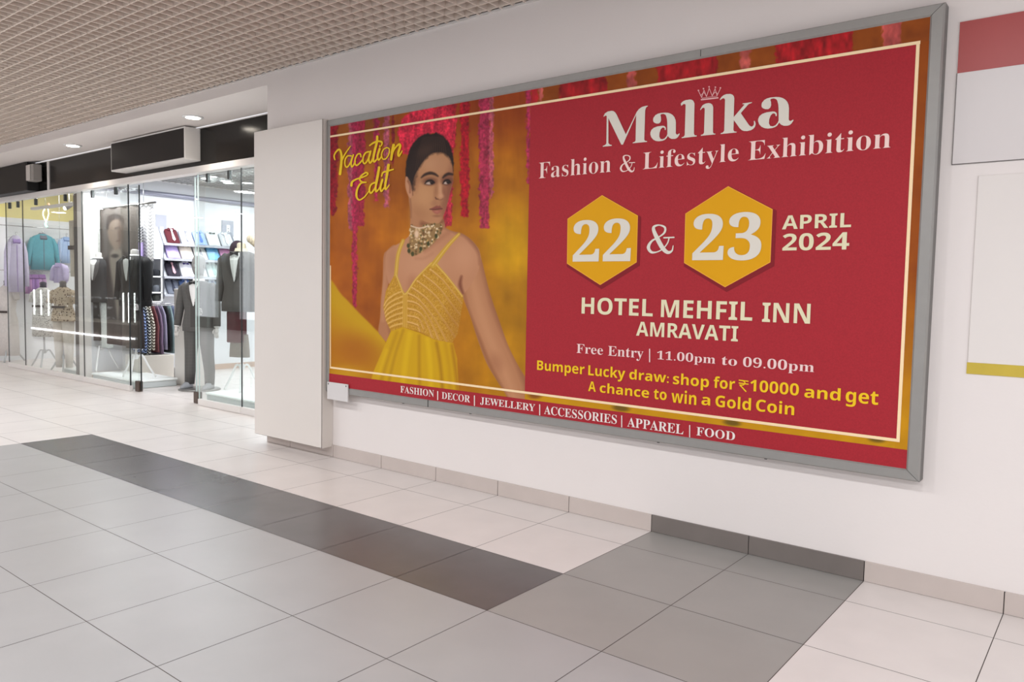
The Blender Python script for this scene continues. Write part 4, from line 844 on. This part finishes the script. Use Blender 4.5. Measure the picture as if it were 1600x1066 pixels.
def strip(px0, px1, ptop, pbot, y, m_, label):
    a, c_ = at(px0, ptop, 1, y), at(px1, pbot, 1, y); tag(fabric('hanging_fabric', a[0], c_[0], c_[2], a[2], y, m_), label, 'fabric')
strip(217, 240, 319, 408, BY+.02, chev, 'white fabric with thin grey chevrons hung right of the portrait banner')
strip(216, 224, 355, 378, BY-.02, stripe_mat('grey_chevron', (190, 190, 196), (70, 70, 78), 26, 'chevron', .5), 'short dark chevron fabric piece between banner and white chevron cloth')
strip(216.5, 224.5, 379, 405, BY-.015, cloth('lilac', (178, 160, 214)), 'short lilac fabric piece below the dark chevron piece')
strip(152, 157, 328, 410, BY-.02, stripe_mat('speckle_thin', (214, 214, 210), (120, 120, 118), 70, 'dots', .3), 'narrow speckled fabric edge hung left of the portrait banner')

# wall run: rail, wall panels, sloped shirt shelves
xw = -9.82
rl = tag(empty('wall_rail', (xw, 2.9, 2.83)), 'long grey horizontal rail high along the white shop wall', 'rail')
MB().tube([(.05, -1.9, 0), (.05, 2.6, -.01)], .035, 14).build('rail_tube', mat('rail_lavender', (168, 170, 186), .35, metal=.3), rl)
for y in (-1.5, .2, 1.9): MB().box(-.0, .05, y-.02, y+.02, -.02, .02).build('rail_bracket', chrome, rl)
for (p0, p1, lab) in (((243, 335), (260, 402), 'tall grey wall panel with slotted white strip left of the shirt shelves'), ((346, 344), (364, 370), 'small grey wall sign above the right end of the shirt shelves')):
    a, b_ = at(*p0, 0, xw), at(*p1, 0, xw); t = tag(empty('wall_panel', (xw, (a[1]+b_[1])/2, b_[2])), lab, 'panel'); hw, hh = abs(b_[1]-a[1])/2, a[2]-b_[2]
    MB().bbox(.001, .02, -hw, hw, 0, hh, .003).build('panel_board', mat('panel_grey', (178, 180, 190), .5), t)
    k = MB().box(.02, .024, -hw*.25, hw*.35, 0 if hh > .4 else hh*.1, hh*.72); k.build('slotted_strip', white_metal, t)
    k = MB(); [k.box(.024, .0245, -hw*.05, hw*.12, .03+j*.045, .045+j*.045) for j in range(int((hh*.72-.05)/.045))]; k.build('slots', gap_dark, t)
shelf_grey = mat('shelf_metal', (196, 198, 206), .3, metal=.3)
YA, YB = 1.86, 2.98; XF = -9.32
LV = [2.03, 1.80, 1.525, 1.25]
st = tag(empty('shirt_shelving', (xw, YA, 0)), 'grey metal sloped wall shelving full of folded shirts', 'shelving')
for k, z in enumerate(LV):
    s_ = MB().bbox(.02, XF-xw, -.05, YB-YA+.05, z-.016, z, .003).obox((XF-xw-.105, (YB-YA)/2, z+.112), (.073, 0, -.115), (0, (YB-YA)/2+.04, 0), (.004, 0, .003))
    s_.bbox(XF-xw-.012, XF-xw, -.05, YB-YA+.05, z, z+.022, .002); s_.build('sloped_shelf', shelf_grey, st)
for y in (-.06, YB-YA+.05):
    e = MB(); e.box(.01, .04, y-.008, y+.008, 1.2, 2.30).box(0, .02, y-.03, y, 1.9, 2.0); e.poly([(.02, y, 1.2), (XF-xw, y, 1.2), (XF-xw, y, 2.03), (XF-xw-.17, y, 2.30), (.02, y, 2.30)]).poly([(.02, y-.008, 2.30), (XF-xw-.17, y-.008, 2.30), (XF-xw, y-.008, 2.03), (XF-xw, y-.008, 1.2), (.02, y-.008, 1.2)]); e.build('side_panel', shelf_grey, st)
def folded_shirt(y, z, cm, col2, tie, tiecol, label):
    """shirt leaning on the slope; local x runs down the slope towards the room"""
    t = tag(empty('folded_shirt', (XF-.015, y, z+.006)), label, 'shirt', 'folded shirts on the sloped shelves')
    u = np.array([-.15, 0, .235]); L_ = np.linalg.norm(u); u /= L_; v = np.array([0, 1, 0.]); w_ = np.cross(u, v)*-1
    if w_[2] < 0: w_ = -w_
    def P(a, b_, c_): return tuple(a*u+b_*v+c_*w_)
    H = .272; hw = .100; body = MB(); body.smooth = True
    body.loft([[P(a, b_*hw*k, c_) for b_, c_ in ((-1, .004), (-.96, .026+h), (0, .034+h), (.96, .026+h), (1, .004))] for a, k, h in ((.004, .97, -.008), (.02, 1, 0), (H*.8, 1, .004), (H*.93, .90, .004), (H, .5, -.009))]); body.build('shirt_body', cm, t)
    c_ = MB()
    for s_ in (-1, 1): c_.loft([[P(H*.97, s_*.004, .040), P(H*1.0, s_*.045, .050), P(H*1.0, s_*.045, .038), P(H*.97, s_*.004, .030)], [P(H*.80, s_*.02, .052), P(H*.84, s_*.06, .048), P(H*.84, s_*.06, .036), P(H*.80, s_*.02, .036)]])
    c_.build('shirt_collar', col2, t)
    if tie == 'bow':
        b_ = MB()
        for s_ in (-1, 1): b_.loft([[P(H*.80, s_*.004, .050), P(H*.83, s_*.004, .050), P(H*.83, s_*.004, .062), P(H*.80, s_*.004, .062)], [P(H*.76, s_*.045, .050), P(H*.87, s_*.045, .050), P(H*.87, s_*.045, .064), P(H*.76, s_*.045, .064)]])
        b_.build('bow_tie', tiecol, t)
    else:
        b_ = MB(); b_.obox(P(H*.82, 0, .052), .016*u, .014*v, .006*w_); b_.loft([[P(H*.79, -.009, .044), P(H*.79, .009, .044), P(H*.79, .009, .052), P(H*.79, -.009, .052)], [P(H*.22, -.024, .044), P(H*.22, .024, .044), P(H*.22, .024, .050), P(H*.22, -.024, .050)], [P(H*.12, -.002, .044), P(H*.12, .002, .044), P(H*.12, .002, .048), P(H*.12, -.002, .048)]])
        b_.build('necktie', tiecol, t)
    return t
C_ = lambda n_, c_: cloth(n_, c_)
rowsS = [
 [('burgundy', (92, 34, 48), 'tie', (224, 200, 206), 'burgundy folded shirt with pale tie, first on the top shelf'), ('pearl', (214, 216, 224), 'tie', (150, 152, 164), 'pearl grey folded shirt with grey tie on the top shelf'), ('pale_blue', (160, 184, 232), 'tie', (92, 122, 190), 'pale blue folded shirt in the middle of the top shelf'), ('off_white', (216, 222, 222), 'bow', (84, 86, 84), 'off-white folded shirt with dark bow tie on the top shelf'), ('silver', (188, 190, 194), 'tie', (236, 238, 240), 'silver grey folded shirt with white tie, last on the top shelf')],
 [('lavender', (190, 172, 226), 'bow', (66, 40, 96), 'lavender folded shirt with purple bow tie on the second shelf'), ('cream_s', (236, 226, 212), 'bow', (70, 64, 62), 'cream folded shirt with black bow tie on the second shelf'), ('ivory_s', (226, 226, 222), 'tie', (120, 120, 128), 'ivory folded shirt behind the mannequin head on the second shelf'), ('sky', (104, 176, 224), 'bow', (60, 120, 190), 'sky blue folded shirt with blue bow tie on the second shelf'), ('rose', (214, 150, 190), 'bow', (92, 40, 74), 'rose pink folded shirt with plum bow tie on the second shelf')],
 [('ink', (40, 34, 48), 'tie', (190, 150, 160), 'inky dark folded shirt with pink tie on the third shelf'), ('snow', (230, 230, 238), 'bow', (64, 50, 120), 'snow white folded shirt with violet bow tie on the third shelf'), ('mist', (206, 214, 222), 'tie', (100, 110, 130), 'misty grey folded shirt behind the mannequin on the third shelf'), ('mint', (204, 222, 216), 'tie', (150, 180, 176), 'pale mint folded shirt on the third shelf'), ('chalk', (222, 226, 222), 'bow', (130, 50, 62), 'chalk white folded shirt with maroon bow tie on the third shelf')],
 [('steel', (110, 116, 130), 'tie', (40, 44, 60), 'steel grey folded shirt on the lowest sloped shelf'), ('denim', (90, 116, 168), 'tie', (230, 230, 240), 'denim blue folded shirt on the lowest sloped shelf'), ('stone', (180, 180, 178), 'tie', (90, 90, 96), 'stone grey folded shirt on the lowest sloped shelf'), ('ice', (200, 216, 232), 'tie', (60, 90, 150), 'ice blue folded shirt on the lowest sloped shelf'), ('ash', (196, 200, 198), 'bow', (50, 52, 54), 'ash white folded shirt with black bow tie on the lowest sloped shelf')]]
for r_, row in enumerate(rowsS):
    for k, (nm, c1, kind, c2, lab) in enumerate(row):
        folded_shirt(YA+.11+.225*k, LV[r_], C_(nm, c1), C_(nm, c1), kind, C_('tie_'+nm, c2), lab)

# glass display unit with accessories, left of the shirt shelves
gx, gy0, gy1 = -9.33, 1.36, 1.77
gu = tag(empty('display_unit', (xw, gy0, 0)), 'white and glass open display unit with rolled accessories beside the shirt shelves', 'display unit')
D = gx-xw
for y in (0, gy1-gy0):
    MB().box(D-.022, D, y-.011, y+.011, 1.14, 1.82).build('upright', white_metal, gu); MB().box(.0, .03, y-.011, y+.011, 1.14, 1.82).build('upright', white_metal, gu)
for z in (1.80, 1.52, 1.28, 1.14): MB().bbox(.01, D, -.011, gy1-gy0+.011, z, z+.022, .003).build('shelf_board', white_metal, gu)
acc = [(1.302, ((30, 28, 34), (60, 62, 70), (100, 104, 112))), (1.542, ((48, 48, 54), (96, 98, 106), (30, 32, 40))), (1.162, ((70, 90, 150), (140, 150, 140), (60, 62, 60)))]
for ki, (z, cs) in enumerate(acc):
    for kj, cc in enumerate(cs):
        o = MB(); o.smooth = True; yy = gy0+.08+.14*kj
        o.loft([ring(0, 0, hz, .055*k, .055*k, 14, 2, fr=.004) for hz, k in ((0, .8), (.02, 1), (.075, 1.05), (.10, .75), (.105, .2))]); ob = o.build('rolled_tie', C_('roll%d' % (ki*3+kj), cc)); ob.location = (gx-.08, yy, z)
        tag(ob, '%s rolled tie on the %s board of the glass display unit' % (('black', 'slate', 'grey', 'anthracite', 'pewter', 'blue-black', 'royal blue', 'sage', 'dark olive')[ki*3+kj], ('middle', 'upper', 'lowest')[ki]), 'tie', 'rolled ties on the display unit')

# hanging rack with ties and trousers
hr = tag(empty('clothes_rack', (-9.35, 1.35, 0)), 'white clothes rack with hanging ties and trousers under the display unit', 'rack')
MB().tube([(0, -.05, 1.12), (0, .95, 1.12)], .012, 10).build('hang_rail', chrome, hr)
for y in (-.05, .95): MB().tube([(0, y, .0), (0, y, 1.12)], .012, 10).build('rack_post', white_metal, hr)
o = MB().bbox(-.25, .25, 0, .50, .0, .36, .004).build('plinth_box', mat('plinth_beige', (206, 200, 190), .5)); o.location = (-9.35, 1.33, 0); tag(o, 'low beige box on the shop floor under the hanging scarves', 'box')
o = MB().bbox(-.25, .25, 0, .38, .14, .16, .003).bbox(-.25, -.23, 0, .38, 0, .14, .003).bbox(.23, .25, 0, .38, 0, .14, .003).build('low_bench', white_metal); o.location = (-9.35, 1.88, 0); tag(o, 'low white metal bench shelf under the hanging trousers', 'bench')
gar = [('tie_blue', stripe_mat('chev_blue', (214, 222, 240), (58, 74, 110), 22, 'chevron', .5), 'blue and white chevron scarf'), ('tie_navy', stripe_mat('chev_navy', (150, 170, 214), (26, 34, 66), 22, 'chevron', .5), 'navy chevron scarf'), ('tie_black', stripe_mat('chev_black', (214, 214, 210), (24, 24, 26), 22, 'chevron', .55), 'black chevron scarf'),
       ('tie_tan', stripe_mat('chev_tan', (226, 220, 208), (84, 72, 60), 22, 'chevron', .5), 'tan chevron scarf'), ('x', C_('wine', (108, 58, 62)), 'wine red trousers'), ('x', C_('mauve', (118, 98, 122)), 'mauve trousers'), ('x', C_('heather', (140, 134, 156)), 'heather grey trousers'), ('x', coal, 'black trousers'), ('x', C_('sea', (118, 136, 140)), 'sea green grey trousers'), ('x', C_('slate_blue', (112, 120, 146)), 'slate blue trousers')]
for k, (nm, m_, lab) in enumerate(gar):
    y = 1.38+.062*k if k < 4 else 1.63+.062*(k-4)*1.0
    g_ = tag(empty('hanging_garment', (-9.35, y, 1.12)), lab+' hanging from the rail of the white clothes rack', 'garment', 'garments on the white rack')
    o = MB(); o.smooth = True; Lg = .66+.03*(k % 3)
    o.loft([ring(0, .006*math.sin(k+hz*9), -.03-Lg*hz, .05+.13*min(1, hz*3.2), .012+.016*min(1, hz*3), 16, 2.6, fr=.003) for hz in (0, .08, .2, .45, .75, 1)]); o.build('cloth', m_, g_)
    MB().tube(catmull([(0, 0, -.03), (0, 0, .005), (.012, 0, .018), (.02, 0, .006)], 4), .003, 6).build('hook', chrome, g_)
# leaning white board
t = tag(empty('display_board', (-8.0, 1.50, 0)), 'plain white upright display board behind the standing mannequin', 'board')
a, b_ = at(273, 604, 1, 1.5), at(302, 607, 1, 1.5)
MB().bbox(a[0]+8.0, b_[0]+8.0, 0, .30, 0, 1.36, .006).build('board', mat('board_white', (228, 222, 216), .6), t)
MB().box(a[0]+8.0+.26, a[0]+8.0+.262, -.001, 0, 0.01, 1.35).build('board_joint', mat('faint_edge', (190, 182, 178)), t)
# platforms
def plat(x0, x1, y0, y1, z, label):
    t = tag(empty('window_platform', ((x0+x1)/2, y0, 0)), label, 'platform'); h = (x1-x0)/2
    o = MB(); o.bbox(-h, h, 0, y1-y0, z-.03, z, .01); o.build('lit_top', mat('platform_white', (244, 248, 246), .35), t)
    MB().bbox(-h+.012, h-.012, .012, y1-y0-.012, 0, z-.03, .01).build('plinth', mat('platform_grey', (196, 202, 202), .5), t)
plat(-9.58, -8.22, .83, 1.42, PZ, 'white window platform under the black tuxedo form')
plat(-10.75, -9.99, .90, 1.45, .10, 'white window platform in the left shop at the partition')
plat(-6.50, -4.3, .84, 1.60, .13, 'white window platform beside the tall white box')
# left shop: clothes on the far wall
def shirt_on_hanger(loc, rz, m_, inner, label, h=.66, w_=.25, hood=False, cat='jacket', group=None):
    t = tag(empty('hanging_jacket', loc, rz), label, cat, group)      # local -Y is the front
    b_ = MB(); b_.smooth = True
    b_.loft([ring(0, 0, -h*a, w_*k, .055*q_, 20, 2.6, fr=.006) for a, k, q_ in ((.98, 1.02, 1.05), (.6, .98, 1), (.3, 1.0, 1.05), (.16, .98, 1.0), (.07, .80, .8), (.02, .42, .7), (0, .28, .5))]); b_.build('body', m_, t)
    for s_ in (-1, 1): MB().tube([(s_*w_*.80, 0, -h*.12), (s_*w_*1.02, -.01, -h*.30), (s_*w_*1.18, -.02, -h*.62), (s_*w_*1.24, -.03, -h*.88)], [.05, .062, .052, .042], 12, .75).build('sleeve', m_, t)
    MB().box(-.004, .004, -.068, -.060, -h*.97, -h*.16).build('zip', inner, t)
    MB().obox((0, -.045, -h*.10), (.055, 0, 0), (0, .02, .03), (0, -.016, .014)).build('collar', inner, t)
    MB().tube(catmull([(-.16, 0, -.05), (0, 0, .0), (0, 0, .04), (.018, 0, .06), (.03, 0, .045)], 4), .004, 6).build('hanger', chrome, t)
    if hood: hh = MB(); hh.smooth = True; hh.loft([ring(0, .01, -.09+.035*k, .11-.02*k, .06-.008*k, 16, 2.2) for k in range(4)], False); hh.build('hood', inner, t)
    return t
XL = -13.36
q = at(66, 366, 0, XL); shirt_on_hanger((XL, q[1], q[2]), PI/2, C_('aqua', (96, 168, 184)), C_('grey_lining', (120, 124, 138)), 'aqua blue zip jacket with grey hood on the wall of the left shop', .66, .20, True)
q = at(101, 370, 0, XL); shirt_on_hanger((XL, q[1]+.02, q[2]), PI/2, C_('baby_blue', (176, 200, 234)), C_('baby_blue2', (150, 176, 220)), 'baby blue shirt hung right of the aqua jacket', .50, .10, cat='shirt')
q = at(22, 368, 0, -13.0); shirt_on_hanger((-13.0, q[1]+.02, q[2]), PI/2, C_('lilac_coat', (206, 200, 226)), C_('violet', (160, 136, 196)), 'long pale lilac coat hung at the far left of the left shop', 1.0, .13, cat='coat')
for k, px in enumerate((42, 53, 64)):
    q = at(px, 430, 0, XL); shirt_on_hanger((XL, q[1], q[2]), PI/2, C_(('orchid', 'heliotrope', 'mallow')[k], ((186, 140, 192), (168, 128, 196), (196, 158, 200))[k]), C_('orchid2', (150, 110, 170)), ('orchid pink', 'heliotrope purple', 'mallow pink')[k]+' top on the lower rail below the aqua jacket', .34, .036, cat='top', group='tops on the lower rail')
t = tag(empty('garment_rail', (XL, 1.2, 0)), 'thin chrome wall rails carrying clothes in the left shop', 'rail')
for px, py in ((66, 356), (66, 424)): q = at(px, py, 0, XL); MB().tube([(0, -.3, q[2]), (0, 1.3, q[2])], .008, 8).build('rail_bar', chrome, t)
# dress forms in the left window
def female_form(px, py, y, rz, label, mt, m2, zb=.78, zs=1.40, pants=None, base='tripod', arms=False):
    q = at(px, py, 1, y); t = tag(empty('dress_form', (q[0], y, 0), rz), label, 'dress form')
    b_ = MB(); b_.smooth = True; h = zs-zb
    b_.loft([ring(0, 0, zb+h*a, .175*k, .115*q_, 22, 2.2) for a, k, q_ in ((-.55 if not pants else 0, 1.12, 1.1), (0, 1.05, 1.1), (.22, .98, 1.1), (.45, .76, .85), (.70, .92, 1.05), (.88, .98, .9), (.97, .55, .6), (1.01, .34, .5))]); b_.build('top_garment', mt, t)
    MB().lathe((0, 0, zs-.02), [(.055, 0), (.045, .06), (.05, .10), (.03, .12), (.005, .125)], 16).build('neck_stub', m2, t)
    for s_ in (-1, 1): MB().tube([(s_*.13, 0, zs-.07), (s_*.18, -.01, zs-.12), (s_*.21, -.02, zs-.24)], [.05, .058, .045], 12).build('sleeve', mt, t)
    MB().obox((0, -.125, zb+h*.42), (.10, 0, 0), (0, .012, 0), (0, 0, .018)).build('belt', C_('belt', (70, 62, 60)), t)
    if pants:
        for s_ in (-1, 1): MB().tube([(s_*.07, 0, zb+.08), (s_*.075, 0, .45), (s_*.08, 0, .10)], [.095, .07, .05], 14).build('trouser_leg', pants, t)
    tripod(t, zb, hub=.26, m_=mat('stand_steel', (176, 178, 180), .3, metal=.6))
    return t
female_form(70, 580, 1.08, .5, 'dress form in white dotted dress in the left shop window', stripe_mat('dotty', (224, 222, 218), (64, 62, 66), 46, 'dots', .30), mat('navy_neck', (34, 36, 62), .6), .80, 1.32)
female_form(101, 586, .92, .6, 'dress form in beige animal print blouse and cream trousers in the left shop window', stripe_mat('leopard', (196, 178, 154), (96, 74, 56), 30, 'dots', .34), mat('neck_grey', (112, 108, 106), .6), .82, 1.34, C_('cream_trousers', (214, 206, 196)))
q = at(22, 585, 1, 1.05)
female_form(14, 585, .98, .5, 'dress form in long pale coat at the left end of the window', C_('pale_coat', (214, 208, 204)), mat('neck_grey', (112, 108, 106)), .55, 1.34)
# hanging beige trousers with straps near the partition
q = at(118, 345, 1, 1.0)
t = tag(empty('hanging_trousers', (q[0], 1.0, q[2])), 'beige hanging trousers with dark knee straps near the partition of the left shop', 'trousers')
for s_ in (-1, 1):
    o = MB(); o.smooth = True; o.loft([ring(s_*.085, 0, -z, .075-.02*z, .05-.01*z, 14, 2.4) for z in (0, .15, .4, .6, .85)]); o.build('trouser_leg', C_('sand', (206, 198, 184)), t)
    MB().lathe((s_*.085, 0, -.44), [(.075, 0), (.078, .01), (.078, .05), (.075, .06)], 16).build('knee_strap', C_('strap', (92, 86, 82)), t)
MB().tube([(-.17, 0, 0), (.17, 0, .03)], .006, 6).build('hanger_bar', chrome, t); MB().tube([(0, 0, .015), (0, 0, 3.16-q[2])], .003, 6).build('hanger_cord', chrome, t)
# lilac blouse between the forms
q = at(94, 412, 1, 1.5); shirt_on_hanger((q[0], 1.5, q[2]), .4, C_('pale_violet', (200, 190, 226)), C_('pale_violet2', (180, 168, 210)), 'pale violet blouse on a hanger behind the animal print form', .34, .12, cat='blouse')
MB().tube([(0, 0, .03), (0, 0, 3.16-q[2])], .003, 6).build('hanger_cord', chrome, bpy.data.objects[[o_.name for o_ in bpy.data.objects if o_.get('category') == 'blouse'][0]])
# spotlights, neon sign
for k, (px, py, y, en) in enumerate(((108, 322, 1.6, 26), (64, 304, 1.5, 12))):
    q = at(px, py, 1, y)
    t = tag(empty('track_spotlight', tuple(q)), ('bright round track spotlight above the beige trousers', 'small track spotlight near the top of the left window')[k], 'spotlight')
    MB().tube([(0, 0, .02), (.0, 0, 3.16-q[2])], .010, 8).build('stem', white_metal, t); MB().tube([(.03, .05, .05), (0, -.02, -.01), (-.02, -.05, -.03)], [.035, .045, .05], 14).build('spot_head', mat('spot_grey', (120, 122, 126), .4), t)
    MB().ell((-.022, -.056, -.034), .042, .02, .042, 14, 8).build('spot_lens', mat('spot_glow', (255, 252, 246), .5, emit=en), t)
t = tag(empty('neon_sign', tuple(at(71, 350, 1, 1.3))), 'small glowing neon squiggle sign hung in the left shop', 'neon sign')
a = at(71, 350, 1, 1.3)
def n3(px, py): q_ = at(px, py, 1, 1.3)-a; return tuple(q_)
MB().tube(catmull([n3(70, 326), n3(67, 333), n3(69, 341), n3(72, 346)], 5), .008, 8).build('neon_tube', mat('neon_white', (255, 250, 210), .5, emit=4), t)
MB().tube(catmull([n3(75, 327), n3(76, 334), n3(74, 342), n3(72, 347)], 5), .008, 8).build('neon_tube', mat('neon_white', (255, 250, 210)), t)
MB().tube(catmull([n3(72, 347), n3(71, 351), n3(73, 354)], 4), .014, 8).build('neon_tail', mat('neon_green', (150, 255, 214), .5, emit=3), t)
MB().tube([n3(71, 326), tuple(np.array(n3(71, 326))+np.array([0, 0, 3.16-a[2]-n3(71, 326)[2]]))], .003, 6).build('hanging_cord', chrome, t)
MB().tube([n3(76, 318), n3(77, 322)], .012, 8).build('neon_tip', mat('neon_coral', (255, 150, 120), .5, emit=2), t)
# ceiling lamps inside the shop
for k, (px, py) in enumerate(((322, 279), (330, 276), (353, 283), (357, 286), (386, 286))):
    q = at(px, py, 2, 3.02)
    if q[0] < -9.75: q[0] = -9.6
    t = tag(empty('shop_downlight', (q[0], q[1], 3.028)), 'small round lit downlight in the cell ceiling of the menswear shop', 'ceiling light', 'downlights in the shop ceiling')
    MB().lathe((0, 0, 0), [(.002, -.012), (.07, -.012), (.075, 0)], 18).build('lamp_lens', mat('shop_lamp_glow', (255, 255, 255), .5, emit=9), t); MB().lathe((0, 0, .001), [(.075, -.012), (.09, -.012), (.092, 0)], 18).build('trim_ring', white_metal, t)
# lit jewellery kiosk further down the corridor: seen mirrored in the shop glass
kk = tag(empty('jewellery_kiosk', (-16.7, -2.6, 0)), 'glass jewellery kiosk with lit tubes standing in the corridor, mirrored in the shop glass', 'kiosk')
MB().bbox(-2.5, 2.6, -.3, .5, 0, .55, .01).build('counter', mat('kiosk_tan', (150, 136, 124), .5), kk)
MB().box(-2.5, 2.6, .50, .53, .24, .275).build('light_strip', mat('strip_glow', (245, 245, 255), .5, emit=5), kk)
for x in (-2.42, -2.0, -1.55, 2.3, 2.55): MB().tube([(x, .48, .60), (x, .48, 1.22)], .009, 8).build('light_tube', mat('tube_glow', (255, 255, 255), .5, emit=9), kk)
MB().box(-2.5, 2.6, -.3, .5, 1.24, 1.26).box(-2.5, 2.6, .49, .50, .56, 1.24).build('glass_case', glass, kk)
r = random.Random(3)
jw = MB()
for k in range(90): x, z = r.uniform(-2.4, 2.5), r.choice((.60, .82, 1.04)); jw.ell((x, r.uniform(-.2, .4), z+.03), .02, .02, .03, 6, 4)
o = jw.build('jewellery_display', chrome, kk); o['kind'] = 'stuff'
area('kiosk_light', (-16.7, -2.4, 1.22), 4.5, .5, 8, (1, .97, .92))
